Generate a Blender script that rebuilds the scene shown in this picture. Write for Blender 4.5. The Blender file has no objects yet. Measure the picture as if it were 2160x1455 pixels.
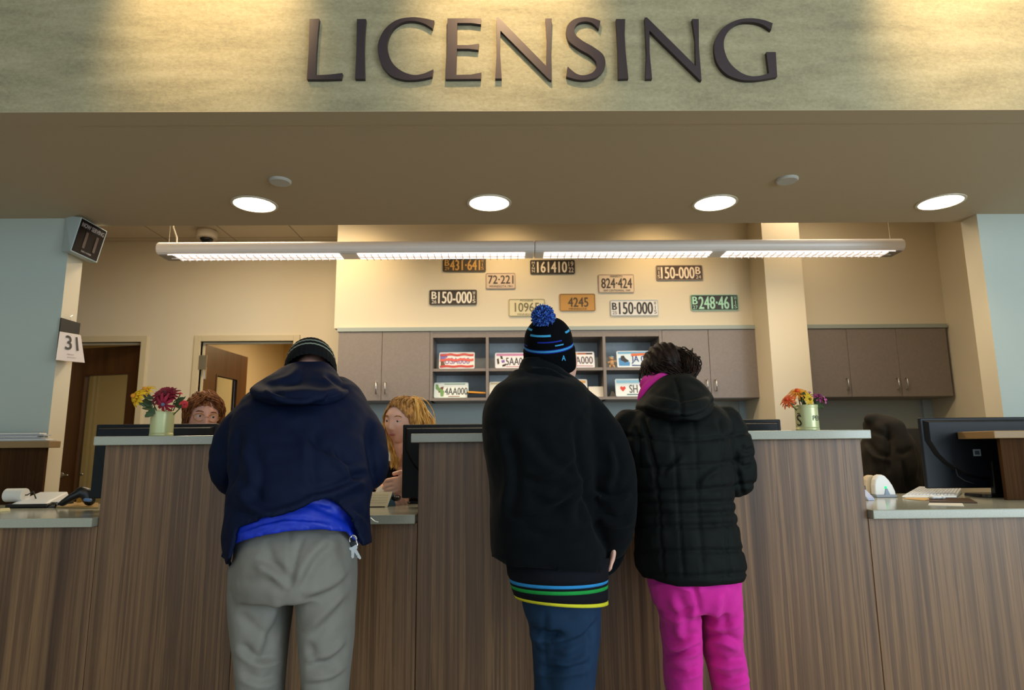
import bpy, bmesh, math, random
import numpy as np
from mathutils import Vector, Matrix, noise
random.seed(7)
PI = math.pi
SC = bpy.context.scene
COL = SC.collection

# ------------------------------------------------------------------ camera
FPX = 1337.0
CAMZ = 1.16
PITCH, ROLL, YAW = math.radians(9.35), -0.009, -0.012
cam_d = bpy.data.cameras.new('camera')
cam = bpy.data.objects.new('camera', cam_d); COL.objects.link(cam)
cam_d.sensor_fit = 'HORIZONTAL'; cam_d.sensor_width = 36.0
cam_d.lens = FPX / 2160 * 36.0
cam_d.clip_start = 0.05
M3 = Matrix.Rotation(YAW, 3, 'Z') @ Matrix.Rotation(PI/2 + PITCH, 3, 'X') @ Matrix.Rotation(ROLL, 3, 'Z')
CAM = Vector((0, 0, CAMZ))
cam.matrix_world = Matrix.Translation(CAM) @ M3.to_4x4()
cam_d.dof.use_dof = True
cam_d.dof.focus_distance = 2.3
cam_d.dof.aperture_fstop = 4.0
SC.camera = cam

def P(px, py, Y):
    """world point seen at pixel (px, py) at distance Y in front of the camera station"""
    d = M3 @ Vector(((px-1080)/FPX, (727.5-py)/FPX, -1.0))
    return CAM + d * (Y / d.y)
def PX(px, py, Y): return P(px, py, Y).x
def PZ(px, py, Y): return P(px, py, Y).z
M3N = np.array(M3)
def project(co):
    """numpy world points -> pixel coordinates"""
    c = (co - np.array(CAM)) @ M3N
    return 1080 + FPX*c[:, 0]/-c[:, 2], 727.5 - FPX*c[:, 1]/-c[:, 2]

# ------------------------------------------------------------------ view, world, daylight
SC.view_settings.view_transform = 'Standard'
SC.view_settings.look = 'None'
SC.view_settings.gamma = 1.0
SC.view_settings.use_curve_mapping = False
SC.view_settings.exposure = 0.0
w = bpy.data.worlds.new('sky'); SC.world = w; w.use_nodes = True
wb = w.node_tree.nodes['Background']
wb.inputs[0].default_value = (0.66, 0.85, 1.0, 1); wb.inputs[1].default_value = 1.3

def srgb(h):
    h = h.lstrip('#'); v = [int(h[i:i+2], 16)/255 for i in (0, 2, 4)]
    return tuple(((c/12.92) if c <= 0.04045 else ((c+0.055)/1.055)**2.4) for c in v) + (1,)

def light(name, kind, loc, energy, color, aim=None, **kw):
    d = bpy.data.lights.new(name, kind); o = bpy.data.objects.new(name, d); COL.objects.link(o)
    o.location = loc; d.energy = energy; d.color = color
    for k, v in kw.items(): setattr(d, k, v)
    if aim is not None:
        o.rotation_euler = (Vector(aim) - Vector(loc)).to_track_quat('-Z', 'Y').to_euler()
    return o
WARM = (1.0, 0.70, 0.36); WARM2 = (1.0, 0.80, 0.55); COOL = (0.72, 0.88, 1.0)
# assumed daylight from an added, unseen area light (on the right-hand side behind the photographer)
light('assumed_daylight', 'AREA', (5.6, -1.2, 1.7), 320, COOL, aim=(0.3, 3.0, 1.3), shape='RECTANGLE', size=4.5, size_y=2.6)
light('lobby_warm_fill', 'AREA', (1.2, -1.5, 4.15), 70, WARM2, aim=(1.2, -1.0, 0), shape='RECTANGLE', size=5.0, size_y=3.0)  # unseen warm fill, added overhead and set right of centre to brighten that side
# accent spots above the header
for k, (px, py, e) in enumerate([(437, 8, 140), (1065, 10, 125), (2065, 10, 140)]):
    q = P(px, py, 2.20)
    light('header_spot', 'SPOT', (q.x, 1.55, 3.62), e*1.0, WARM, aim=(q.x, 2.25, 2.95), spot_size=math.radians(50), spot_blend=0.8, shadow_soft_size=0.05)
# assumed, unseen recessed wall washers of the office ceiling, in front of the bulkhead
for x in (-1.2, 0.0, 1.2):
    light('assumed_wall_washer', 'SPOT', (x, 4.42, 3.03), 34, WARM, aim=(x, 4.95, 2.2), spot_size=math.radians(110), spot_blend=1.0, shadow_soft_size=0.08)
light('office_fill_left', 'AREA', (-2.0, 4.4, 3.03), 27, WARM2, aim=(-2.0, 4.5, 0), shape='RECTANGLE', size=1.2, size_y=.6)  # unseen fill, added under the ceiling to brighten the left of the office
light('office_fill_right', 'AREA', (2.3, 4.3, 3.03), 7, WARM2, aim=(2.3, 4.4, 0), shape='RECTANGLE', size=.6, size_y=.6)  # weaker unseen fill, added likewise on the right
light('inner_room_light', 'AREA', (-1.7, 6.9, 2.5), 26, WARM, aim=(-1.7, 6.9, 0), shape='RECTANGLE', size=1.0, size_y=.6)
light('inner_room_light', 'AREA', (-3.9, 6.9, 2.5), 16, WARM2, aim=(-3.9, 6.9, 0), shape='RECTANGLE', size=1.0, size_y=.6)

# ------------------------------------------------------------------ materials
MATS = {}
def mat(name, col, rough=0.6, metal=0.0, bump=0.0, bscale=200, emit=None, estr=0, var=0.0, vscale=5, sheen=0, spec=None, vstretch=(1,1,1), trans=0, bdist=0.002):
    if name in MATS: return MATS[name]
    m = bpy.data.materials.new(name); m.use_nodes = True
    nt = m.node_tree; b = nt.nodes['Principled BSDF']
    c = srgb(col) if isinstance(col, str) else col
    b.inputs['Base Color'].default_value = c
    b.inputs['Roughness'].default_value = rough; b.inputs['Metallic'].default_value = metal
    if spec is not None: b.inputs['Specular IOR Level'].default_value = spec
    if sheen: b.inputs['Sheen Weight'].default_value = sheen; b.inputs['Sheen Roughness'].default_value = .5
    if trans: b.inputs['Transmission Weight'].default_value = trans
    if emit:
        b.inputs['Emission Color'].default_value = srgb(emit) if isinstance(emit, str) else emit
        b.inputs['Emission Strength'].default_value = estr
    if bump or var:
        tc = nt.nodes.new('ShaderNodeTexCoord')
        mp = nt.nodes.new('ShaderNodeMapping'); mp.inputs['Scale'].default_value = vstretch
        nt.links.new(tc.outputs['Object'], mp.inputs['Vector'])
    if bump:
        n = nt.nodes.new('ShaderNodeTexNoise'); n.inputs['Scale'].default_value = bscale; n.inputs['Detail'].default_value = 3
        nt.links.new(mp.outputs[0], n.inputs['Vector'])
        bp = nt.nodes.new('ShaderNodeBump'); bp.inputs['Strength'].default_value = bump; bp.inputs['Distance'].default_value = bdist
        nt.links.new(n.outputs[0], bp.inputs['Height']); nt.links.new(bp.outputs[0], b.inputs['Normal'])
    if var:
        n2 = nt.nodes.new('ShaderNodeTexNoise'); n2.inputs['Scale'].default_value = vscale; n2.inputs['Detail'].default_value = 4
        nt.links.new(mp.outputs[0], n2.inputs['Vector'])
        r = nt.nodes.new('ShaderNodeValToRGB')
        r.color_ramp.elements[0].position = .35; r.color_ramp.elements[1].position = .65
        r.color_ramp.elements[0].color = tuple(max(0, x*(1-var)) for x in c[:3]) + (1,)
        r.color_ramp.elements[1].color = tuple(min(1, x*(1+var)) for x in c[:3]) + (1,)
        nt.links.new(n2.outputs[0], r.inputs[0]); nt.links.new(r.outputs[0], b.inputs['Base Color'])
    MATS[name] = m
    return m

def wood(name, stops, scale=9.0, rough=.42, seed=0.0):
    """vertical straight-grained veneer; stops: list of (pos, hex)"""
    m = bpy.data.materials.new(name); m.use_nodes = True; nt = m.node_tree; b = nt.nodes['Principled BSDF']
    g = nt.nodes.new('ShaderNodeNewGeometry')
    mp = nt.nodes.new('ShaderNodeMapping'); mp.inputs['Scale'].default_value = (1, 1, .012); mp.inputs['Location'].default_value = (seed, seed*.3, 0)
    nt.links.new(g.outputs['Position'], mp.inputs['Vector'])
    n1 = nt.nodes.new('ShaderNodeTexNoise'); n1.inputs['Scale'].default_value = scale; n1.inputs['Detail'].default_value = 7; n1.inputs['Roughness'].default_value = .72
    nt.links.new(mp.outputs[0], n1.inputs['Vector'])
    r = nt.nodes.new('ShaderNodeValToRGB'); e = r.color_ramp.elements
    while len(e) < len(stops): e.new(0.5)
    for k, (p_, h) in enumerate(stops): e[k].position = p_; e[k].color = srgb(h)
    nt.links.new(n1.outputs[0], r.inputs[0])
    # fine pores
    mp2 = nt.nodes.new('ShaderNodeMapping'); mp2.inputs['Scale'].default_value = (1, 1, .008)
    nt.links.new(g.outputs['Position'], mp2.inputs['Vector'])
    n2 = nt.nodes.new('ShaderNodeTexNoise'); n2.inputs['Scale'].default_value = 160; n2.inputs['Detail'].default_value = 2
    nt.links.new(mp2.outputs[0], n2.inputs['Vector'])
    mx = nt.nodes.new('ShaderNodeMix'); mx.data_type = 'RGBA'; mx.blend_type = 'MULTIPLY'; mx.inputs[0].default_value = .55
    mr = nt.nodes.new('ShaderNodeMapRange'); mr.inputs['To Min'].default_value = .45; mr.inputs['To Max'].default_value = 1.45
    nt.links.new(n2.outputs[0], mr.inputs[0]); nt.links.new(r.outputs[0], mx.inputs[6]); nt.links.new(mr.outputs[0], mx.inputs[7])
    # dark vein lines
    n3 = nt.nodes.new('ShaderNodeTexNoise'); n3.inputs['Scale'].default_value = 8.5; n3.inputs['Detail'].default_value = 1.5
    mp3 = nt.nodes.new('ShaderNodeMapping'); mp3.inputs['Scale'].default_value = (1, 1, .02); mp3.inputs['Location'].default_value = (3.3+seed, 1.7, 0)
    nt.links.new(g.outputs['Position'], mp3.inputs['Vector']); nt.links.new(mp3.outputs[0], n3.inputs['Vector'])
    r3 = nt.nodes.new('ShaderNodeValToRGB'); e3 = r3.color_ramp.elements
    for p_ in (.40, .46, .49, .53, .56, .60): e3.new(p_)
    for e_, (p_, v_) in zip(e3, ((0, 1), (.40, 1), (.425, .45), (.45, 1), (.485, 1), (.50, .38), (.52, 1), (1, 1))): e_.position = p_; e_.color = (v_, v_*.97, v_*.93, 1)
    mx3 = nt.nodes.new('ShaderNodeMix'); mx3.data_type = 'RGBA'; mx3.blend_type = 'MULTIPLY'; mx3.inputs[0].default_value = .75
    nt.links.new(mx.outputs[2], mx3.inputs[6]); nt.links.new(r3.outputs[0], mx3.inputs[7])
    nt.links.new(mx3.outputs[2], b.inputs['Base Color'])
    b.inputs['Roughness'].default_value = rough
    return m

def plaster(name):
    m = bpy.data.materials.new(name); m.use_nodes = True; nt = m.node_tree; b = nt.nodes['Principled BSDF']
    g = nt.nodes.new('ShaderNodeNewGeometry')
    def nz(scale, st, det, rough=.6):
        mp = nt.nodes.new('ShaderNodeMapping'); mp.inputs['Scale'].default_value = st
        nt.links.new(g.outputs['Position'], mp.inputs['Vector'])
        n = nt.nodes.new('ShaderNodeTexNoise'); n.inputs['Scale'].default_value = scale; n.inputs['Detail'].default_value = det; n.inputs['Roughness'].default_value = rough
        nt.links.new(mp.outputs[0], n.inputs['Vector']); return n
    a = nz(2.6, (1, 1, 5), 7); c = nz(70, (1, 1, 1.5), 4, .7)
    mx = nt.nodes.new('ShaderNodeMix'); mx.inputs[0].default_value = .42
    nt.links.new(a.outputs[0], mx.inputs[2]); nt.links.new(c.outputs[0], mx.inputs[3])
    r = nt.nodes.new('ShaderNodeValToRGB'); e = r.color_ramp.elements
    e.new(.5)
    for k, (p_, h) in enumerate([(.34, '#857d63'), (.48, '#9c9373'), (.62, '#ada383')]): e[k].position = p_; e[k].color = srgb(h)
    nt.links.new(mx.outputs[0], r.inputs[0]); nt.links.new(r.outputs[0], b.inputs['Base Color'])
    bp = nt.nodes.new('ShaderNodeBump'); bp.inputs['Strength'].default_value = .55; bp.inputs['Distance'].default_value = .006
    nt.links.new(mx.outputs[0], bp.inputs['Height']); nt.links.new(bp.outputs[0], b.inputs['Normal'])
    b.inputs['Roughness'].default_value = .75
    return m

def tiles(name):
    m = bpy.data.materials.new(name); m.use_nodes = True; nt = m.node_tree; b = nt.nodes['Principled BSDF']
    g = nt.nodes.new('ShaderNodeNewGeometry'); mp = nt.nodes.new('ShaderNodeMapping'); mp.inputs['Scale'].default_value = (1, 1, 1)
    nt.links.new(g.outputs['Position'], mp.inputs['Vector'])
    t = nt.nodes.new('ShaderNodeTexBrick'); t.offset = 0; t.inputs['Scale'].default_value = 1.0
    t.inputs['Brick Width'].default_value = .61; t.inputs['Row Height'].default_value = .61; t.inputs['Mortar Size'].default_value = .006
    t.inputs['Color1'].default_value = srgb('#d8ccb8'); t.inputs['Color2'].default_value = srgb('#d2c6b2'); t.inputs['Mortar'].default_value = srgb('#9a8f7e')
    nt.links.new(mp.outputs[0], t.inputs['Vector']); nt.links.new(t.outputs[0], b.inputs['Base Color'])
    b.inputs['Roughness'].default_value = .9
    return m

WOODC = wood('counter_veneer', [(.30, '#543b2b'), (.40, '#836044'), (.46, '#9e7855'), (.50, '#b98d63'), (.54, '#836145'), (.60, '#9e7756'), (.70, '#c99a6a')], 13.0)
WOODR = wood('reddish_veneer', [(.32, '#3a2410'), (.45, '#5e3c18'), (.55, '#4a2d12'), (.68, '#74501f')], 12.0, rough=.8, seed=4)
WOODR.node_tree.nodes['Principled BSDF'].inputs['Specular IOR Level'].default_value = .15
WOODD = wood('door_veneer', [(.30, '#4a2d14'), (.5, '#6f4620'), (.7, '#86572a')], 7.0, seed=9)
PLASTER = plaster('textured_plaster')
TILES = tiles('ceiling_tiles')
CREAM = mat('cream_paint', '#d6cbb2', .75, bump=.1, bscale=300)
BLUEW = mat('pale_wing_front', '#b2bab1', .8, bump=.1, bscale=300)
GREYW = mat('grey_blue_paint', '#a9b3b0', .8)
SOFFIT = mat('taupe_paint', '#baa88c', .75, bump=.06, bscale=250)
SLAB = mat('grey_solid_surface', '#a9aa9b', .16, var=.10, vscale=350, bump=0)
SLABT = mat('tan_solid_surface', '#8c7048', .5, var=.10, vscale=350)
CAB = mat('cabinet_laminate', '#7f756e', .5, var=.05, vscale=60)
CABIN = mat('cabinet_interior', '#b3babc', .55, var=.05, vscale=30)
CABTRIM = mat('cabinet_trim', '#9aa39d', .5)
STEEL = mat('brushed_steel', '#c9cccd', .3, metal=1.0)
CHROME = mat('chrome', '#dfe3e6', .12, metal=1.0)
BLACKP = mat('black_plastic', '#0b0e12', .32)
MONI = mat('monitor_plastic', '#0a1018', .5, bump=.1, bscale=900, spec=.3)
WHITEP = mat('white_plastic', '#dfe2e2', .35)
GREYP = mat('grey_plastic', '#8d99a8', .4)
PAPER = mat('white_paper', '#dedbd2', .8)
CARPET = mat('carpet', '#57514a', .95, var=.2, vscale=120)
FLOORT = mat('lobby_floor_tile', '#b3a78f', .35, var=.08, vscale=3)
GLASS = mat('clear_glass', '#e6efe9', .03, trans=1.0)
DARKGL = mat('sign_black', '#150a08', .6, spec=.1)
BLACK = mat('black_paint', '#0d0c0b', .5)
LETTER = mat('dark_bronze_letter', '#3a3036', .38, metal=.25)

# ------------------------------------------------------------------ object helpers
WL = {}
def finish(o, parent=None):
    """recentre the mesh of o on its own bounds and parent it"""
    me = o.data
    n = len(me.vertices)
    co = np.empty(n*3); me.vertices.foreach_get('co', co); co = co.reshape(-1, 3)
    c = (co.min(0)+co.max(0))/2 if n else np.zeros(3)
    me.vertices.foreach_set('co', (co-c).ravel()); me.update()
    base = WL.get(parent.name, Vector((0, 0, 0))) if parent else Vector((0, 0, 0))
    wl = Vector(c); WL[o.name] = wl
    if parent: o.parent = parent
    o.location = wl - base
    return o
def O(name, src, material, parent=None, smooth=False, bevel=0, label=None, cat=None, group=None, kind=None, seg=2):
    if isinstance(src, bmesh.types.BMesh):
        me = bpy.data.meshes.new(name); src.to_mesh(me); src.free()
    else: me = src
    ms = material if isinstance(material, (list, tuple)) else [material]
    for m in ms: me.materials.append(m)
    o = bpy.data.objects.new(name, me); COL.objects.link(o)
    finish(o, parent)
    if smooth:
        me.polygons.foreach_set('use_smooth', [True]*len(me.polygons)); me.update()
    if bevel:
        b = o.modifiers.new('bevel', 'BEVEL'); b.width = bevel; b.segments = seg; b.limit_method = 'ANGLE'; b.angle_limit = math.radians(40)
    if label: o['label'] = label
    if cat: o['category'] = cat
    if group: o['group'] = group
    if kind: o['kind'] = kind
    return o
def T(name, loc, label, cat, group=None):
    o = bpy.data.objects.new(name, None); COL.objects.link(o); o.empty_display_size = .05
    o.location = loc; WL[o.name] = Vector(loc)
    o['label'] = label; o['category'] = cat
    if group: o['group'] = group
    return o
def S(name, src, material, parent=None, **kw):
    return O(name, src, material, parent, kind=None if parent else 'structure', **kw)

def NB(): return bmesh.new()
def box(bm, x0, x1, y0, y1, z0, z1):
    v = [bm.verts.new((x, y, z)) for z in (z0, z1) for x, y in ((x0, y0), (x1, y0), (x1, y1), (x0, y1))]
    for f in ((3, 2, 1, 0), (4, 5, 6, 7), (0, 1, 5, 4), (1, 2, 6, 5), (2, 3, 7, 6), (3, 0, 4, 7)):
        bm.faces.new([v[i] for i in f])
    return bm
def B(*a): return box(NB(), *a)
def hexa(bm, a, b):
    """a, b: four corner points each (matching order) -> closed hexahedron"""
    v = [bm.verts.new(p) for p in list(a)+list(b)]
    fs = [bm.faces.new([v[i] for i in f]) for f in ((0, 1, 2, 3), (7, 6, 5, 4), (0, 4, 5, 1), (1, 5, 6, 2), (2, 6, 7, 3), (3, 7, 4, 0))]
    bmesh.ops.recalc_face_normals(bm, faces=fs)
    return bm
def prism(bm, poly, y0, y1):
    """poly: list of (x, z); extruded from y0 (front) to y1"""
    f = [bm.verts.new((x, y0, z)) for x, z in poly]; b = [bm.verts.new((x, y1, z)) for x, z in poly]
    n = len(poly); fs = [bm.faces.new(f), bm.faces.new(b[::-1])]
    for i in range(n): fs.append(bm.faces.new((f[i], b[i], b[(i+1) % n], f[(i+1) % n])))
    bmesh.ops.recalc_face_normals(bm, faces=fs)
    bmesh.ops.triangulate(bm, faces=fs[:2])
    return bm
def frame_of(d):
    d = d.normalized(); u = Vector((0, 0, 1)) if abs(d.z) < .9 else Vector((0, 1, 0))
    a = d.cross(u).normalized(); return a, d.cross(a).normalized()
def tube(bm, pts, rad, n=12, cap=True, mi=0, flat=1.0):
    pts = [Vector(p) for p in pts]
    if not hasattr(rad, '__len__'): rad = [rad]*len(pts)
    P_, R_ = list(pts), list(rad)
    if cap:
        for end in (0, 1):
            i, j = (0, 1) if end == 0 else (-1, -2)
            d = (pts[i]-pts[j]).normalized(); r = rad[i]
            ex = [(pts[i]+d*r*math.sin(t), r*math.cos(t)) for t in (.5, 1.0, 1.4)]
            if end == 0: P_ = [e[0] for e in ex[::-1]]+P_; R_ = [e[1] for e in ex[::-1]]+R_
            else: P_ += [e[0] for e in ex]; R_ += [e[1] for e in ex]
    a0 = None; rings = []
    for i, p in enumerate(P_):
        d = (P_[min(i+1, len(P_)-1)]-P_[max(i-1, 0)])
        if a0 is None: a, b = frame_of(d)
        else:
            dn = d.normalized(); a = (a0-dn*a0.dot(dn)).normalized(); b = dn.cross(a).normalized()
        a0 = a
        rings.append([bm.verts.new(p+(a*math.cos(2*PI*k/n)+b*math.sin(2*PI*k/n)*flat)*R_[i]) for k in range(n)])
    fs = []
    for i in range(len(rings)-1):
        for k in range(n): fs.append(bm.faces.new((rings[i][k], rings[i][(k+1) % n], rings[i+1][(k+1) % n], rings[i+1][k])))
    fs.append(bm.faces.new(rings[0][::-1])); fs.append(bm.faces.new(rings[-1]))
    bmesh.ops.recalc_face_normals(bm, faces=fs)
    for f in fs: f.material_index = mi
    return bm
def lathe(bm, prof, c, n=32, axis='Z', mi=0, closed=True, a=0):
    """prof: list of (r, h) from bottom to top"""
    c = Vector(c); rings = []
    for r, h in prof:
        ring = []
        for k in range(n):
            t = 2*PI*k/n
            o = Vector((r*math.cos(t), r*math.sin(t), h))
            if axis == 'Y': o = Vector((o.x, o.z, o.y))
            if axis == 'X': o = Vector((o.z, o.x, o.y))
            ring.append(bm.verts.new(c+o))
        rings.append(ring)
    fs = []
    for i in range(len(rings)-1):
        for k in range(n): fs.append(bm.faces.new((rings[i][k], rings[i][(k+1) % n], rings[i+1][(k+1) % n], rings[i+1][k])))
    if closed: fs.append(bm.faces.new(rings[0][::-1])); fs.append(bm.faces.new(rings[-1]))
    bmesh.ops.recalc_face_normals(bm, faces=fs)
    for f in fs: f.material_index = mi
    return bm
def ball(bm, c, r, seg=20, rings=14, rot=None, mi=0):
    r = Vector(r) if hasattr(r, '__len__') else Vector((r, r, r)); R = rot or Matrix.Identity(3)
    m = Matrix.Translation(c) @ R.to_4x4() @ Matrix.Diagonal((*r, 1))
    g = bmesh.ops.create_uvsphere(bm, u_segments=seg, v_segments=rings, radius=1.0, matrix=m)
    for v in g['verts']:
        for f in v.link_faces: f.material_index = mi
    return bm

# writing: text laid out in a unit box, then mapped on a four-corner face
TXT = {}
def text_unit(s, align=None):
    if s in TXT: return TXT[s]
    cu = bpy.data.curves.new('writing', 'FONT'); cu.body = s; cu.resolution_u = 3
    o = bpy.data.objects.new('writing', cu); COL.objects.link(o)
    dg = bpy.context.evaluated_depsgraph_get(); dg.update()
    me = bpy.data.meshes.new_from_object(o.evaluated_get(dg))
    v = np.array([tuple(x.co) for x in me.vertices]); f = [tuple(p.vertices) for p in me.polygons]
    bpy.data.objects.remove(o); bpy.data.meshes.remove(me); bpy.data.curves.remove(cu)
    mn, mx = v.min(0), v.max(0); v = (v-mn)/np.maximum(mx-mn, 1e-6)
    TXT[s] = (v, f); return TXT[s]
def write(bm, s, quad, u0, u1, v0, v1, off=.001, lift=None, bold=0):
    """quad: top-left, top-right, bottom-right, bottom-left; u to the right, v from the top"""
    a, b, c, d = [Vector(q) for q in quad]
    nrm = (b-a).cross(d-a).normalized()
    if nrm.dot(CAM-a) < 0: nrm = -nrm
    V, F = text_unit(s)
    def m(u, v): return a.lerp(b, u).lerp(d.lerp(c, u), v)+nrm*off
    jit = [(0, 0)] if not bold else [(-bold, 0), (bold, 0), (0, -bold), (0, bold)]
    for k, (jx, jy) in enumerate(jit):
        vs = [bm.verts.new(m(u0+(u1-u0)*x+jx, v1+(v0-v1)*y+jy)+nrm*k*.00007) for x, y, z in V]
        for f in F:
            try: bm.faces.new([vs[i] for i in f])
            except ValueError: pass
    return bm
def rrect(w, h, r, n=4):
    pts = []
    for cx, cz, a in ((w/2-r, h/2-r, 0), (-w/2+r, h/2-r, 90), (-w/2+r, -h/2+r, 180), (w/2-r, -h/2+r, 270)):
        for k in range(n+1):
            t = math.radians(a+90*k/n); pts.append((cx+r*math.cos(t), cz+r*math.sin(t)))
    return pts
# ------------------------------------------------------------------ the room
YH0, YH1 = 2.25, 3.49          # header / soffit depth range
ZS = 2.44                      # soffit height
YW = 3.365                     # wing walls' front
YB = 5.59                      # door wall
ZC = 3.06                      # office ceiling
YK = 4.95                      # bulkhead and cabinet fronts
YK2 = 5.25                     # wall behind the cabinets
S('floor', B(-6, 6, -5, 2.55, -.1, 0), FLOORT)
S('floor_office', B(-6, 6, 2.55, 8.6, -.1, 0), CARPET)
S('wall_header', B(-6, 6, YH0, YH0+.10, ZS, 4.2), PLASTER)
S('ceiling_soffit', B(-6, 6, YH0+.10, YH1, ZS, ZS+.12), SOFFIT)
hb = B(-6, 6, YH0, YH0+.102, ZS-.002, ZS); S('trim_1', hb, SOFFIT)
S('wall_header_back', B(-6, 6, YH1-.1, YH1, ZS+.12, 4.2), CREAM)
S('ceiling_lobby', B(-6, 6, -5, YH0, 4.2, 4.3), mat('white_ceiling', '#cfcabd', .9))
S('wall_lobby_left', B(-6.1, -6, -5, 3.4, 0, 4.3), CREAM)
S('wall_lobby_right', B(6, 6.1, -5, 3.4, 0, 4.3), CREAM)
XWL = PX(141.6, 548, YW); XWR = PX(2060, 453, YW)
def two(bm, front):
    bm.normal_update()
    for f in bm.faces:
        if f.normal.y < -.5: f.material_index = front
    return bm
S('wall_left_wing', two(B(-6, XWL, YW, YH1, 0, ZS), 1), [CREAM, BLUEW])  # front faces cooler in colour than the cream returns
S('wall_right_wing', two(B(XWR, 6, YW, YH1, 0, ZS), 1), [CREAM, BLUEW])
# back wall with two door openings
jr1 = PX(300, 716, YB); jl1 = jr1-.86; jl2 = PX(425, 716, YB); jr2 = PX(620, 716, YB); ZD = 2.13
XBL = PX(705, 690, YK); XRW = PX(1996, 682, YK)
bm = NB()
for a, b, z0 in ((-6, jl1, 0), (jl1, jr1, ZD), (jr1, jl2, 0), (jl2, jr2, ZD), (jr2, XBL+.3, 0)): box(bm, a, b, YB, YB+.12, z0, ZC)
S('wall_back', bm, CREAM)
S('wall_office_left', B(-6.1, -6, YH1, 8.6, 0, ZC), CREAM)
S('ceiling', B(-6, 6, YH1, 8.6, ZC, ZC+.08), TILES)
S('wall_cabinet', B(XBL+.02, XRW+.1, YK2, YB+.12, 0, ZC), GREYW)
S('wall_right', B(XRW, XRW+.1, YH1, YK2, 0, ZC), CREAM)
# bulkheads over the cabinets
xb1 = PX(1593, 690, YK); ZBK = PZ(1100, 690, YK)
S('wall_bulkhead_left', B(XBL, xb1, YK, YK2, ZBK, ZC), CREAM)
YCO = 4.66
xc0, xc1 = PX(1611, 545, YCO), PX(1684, 472, YCO)
S('wall_column', B(xc0, xc1, YCO, YK2, 0, ZC), CREAM)
xb2 = PX(1703, 690, YK)
S('wall_bulkhead_right', B(xc1, XRW, YK, YK2, ZBK, ZC), CREAM)
# rooms beyond the doors
S('wall_far_back', B(-6, 0, 8.3, 8.4, 0, ZC), mat('yellow_paint', '#cdb98a', .8))
S('wall_far_partition', B((jr1+jl2)/2-.05, (jr1+jl2)/2+.05, YB+.12, 8.3, 0, ZC), CREAM)
S('wall_far_right', B(XBL+.3, XBL+.4, YB+.12, 8.3, 0, ZC), MATS['yellow_paint'])
# door frames
FRM = mat('door_frame_paint', '#cabd9c', .5)
def door(n, x0, x1, hinge, ang, lite, handle):
    r = T('door_%d' % n, ((x0+x1)/2, YB, 0), '', ''); del r['label'], r['category']; r['kind'] = 'structure'
    bm = NB(); c = .055
    for a, b, z0, z1 in ((x0-c, x0, 0, ZD+c), (x1, x1+c, 0, ZD+c), (x0, x1, ZD, ZD+c)): box(bm, a, b, YB-.018, YB+.14, z0, z1)
    for a, b, z0, z1 in ((x0, x0+.02, 0, ZD), (x1-.02, x1, 0, ZD), (x0+.02, x1-.02, ZD-.02, ZD)): box(bm, a, b, YB+.03, YB+.05, z0, z1)
    O('door_frame', bm, FRM, r, bevel=.003)
    w = x1-x0-.02
    # leaf in local frame: hinge at 0, runs along +x
    def loc(bm):
        s = 1 if hinge == 'L' else -1
        hx = (x0+.012) if s == 1 else (x1-.012)
        R = Matrix.Rotation(math.radians(ang)*s, 4, 'Z')
        for v in bm.verts:
            q = R @ Vector((v.co.x*s, v.co.y, v.co.z)); v.co = q+Vector((hx, YB+.07, 0))
        bmesh.ops.recalc_face_normals(bm, faces=bm.faces[:])
        return bm
    a, b, z0, z1 = lite
    bm = NB()
    for p in ((0, w, 0, z0), (0, w, z1, ZD-.015), (0, a, z0, z1), (b, w, z0, z1)): box(bm, p[0], p[1], 0, .044, p[2], p[3])
    leaf = O('door_leaf', loc(bm), WOODD, r)
    bm = NB(); t = .014
    for p in ((a-t, b+t, z0-t, z0), (a-t, b+t, z1, z1+t), (a-t, a, z0, z1), (b, b+t, z0, z1)): box(bm, p[0], p[1], -.006, .05, p[2], p[3])
    O('lite_frame', loc(bm), mat('door_bead', '#4b2d15', .5), leaf)
    O('pane', loc(B(a, b, .018, .026, z0, z1)), GLASS, leaf)
    bm = NB(); lathe(bm, [(.026, -.008), (.026, 0)], (w-.07, 0, .97), 20, 'Y')
    tube(bm, [(w-.07, 0, .97), (w-.07, -.05, .97), (w-.19, -.055, .97)], .009, 8)
    tube(bm, [(w-.07, .044, .97), (w-.07, .094, .97), (w-.19, .099, .97)], .009, 8)
    O('door_handle', loc(bm), STEEL, leaf, smooth=True)
    for hz in (.25, 1.07, 1.86):
        bm = NB(); tube(bm, [(-.004, -.006, hz-.055), (-.004, -.006, hz+.055)], .008, 8); box(bm, -.002, .03, -.003, -.0005, hz-.055, hz+.055)
        O('hinge', loc(bm), STEEL, r)
    return r
wl = jr1-jl1
door(1, jl1, jr1, 'R', 14, (.15, .62, .35, 1.86), True)
door(2, jl2, jr2, 'L', 86, (.22, .60, .9, 1.86), True)
# hinge plate on the second door's frame
O('hinge_plate', B(jl2+.001, jl2+.07, YB-.024, YB-.018, PZ(431, 780, YB), PZ(431, 750, YB)), STEEL, bpy.data.objects['door_2'])
# cable trims under the cabinets
for n, (px, pw) in enumerate(((1558, 15), (1944, 22))):
    x = PX(px, 860, YK2); S('trim_%d' % (n+2), B(x, x+pw*YK2/FPX, YK2-.02, YK2, .8, 1.54), mat('pale_trim', '#a9bcc4', .5))
# assumed lobby window wall, added unseen behind the photographer
bm = NB()
for x in (-6, -3.6, -1.2, 1.2, 3.6, 5.95): box(bm, x, x+.05, -5, -4.9, 0, 4.2)
for z in (0, .9, 3.2, 4.1): box(bm, -6, 6, -5, -4.9, z, z+.06)
wf = S('assumed_window_1', bm, mat('window_frame_metal', '#555b5e', .4, metal=.6))

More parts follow.
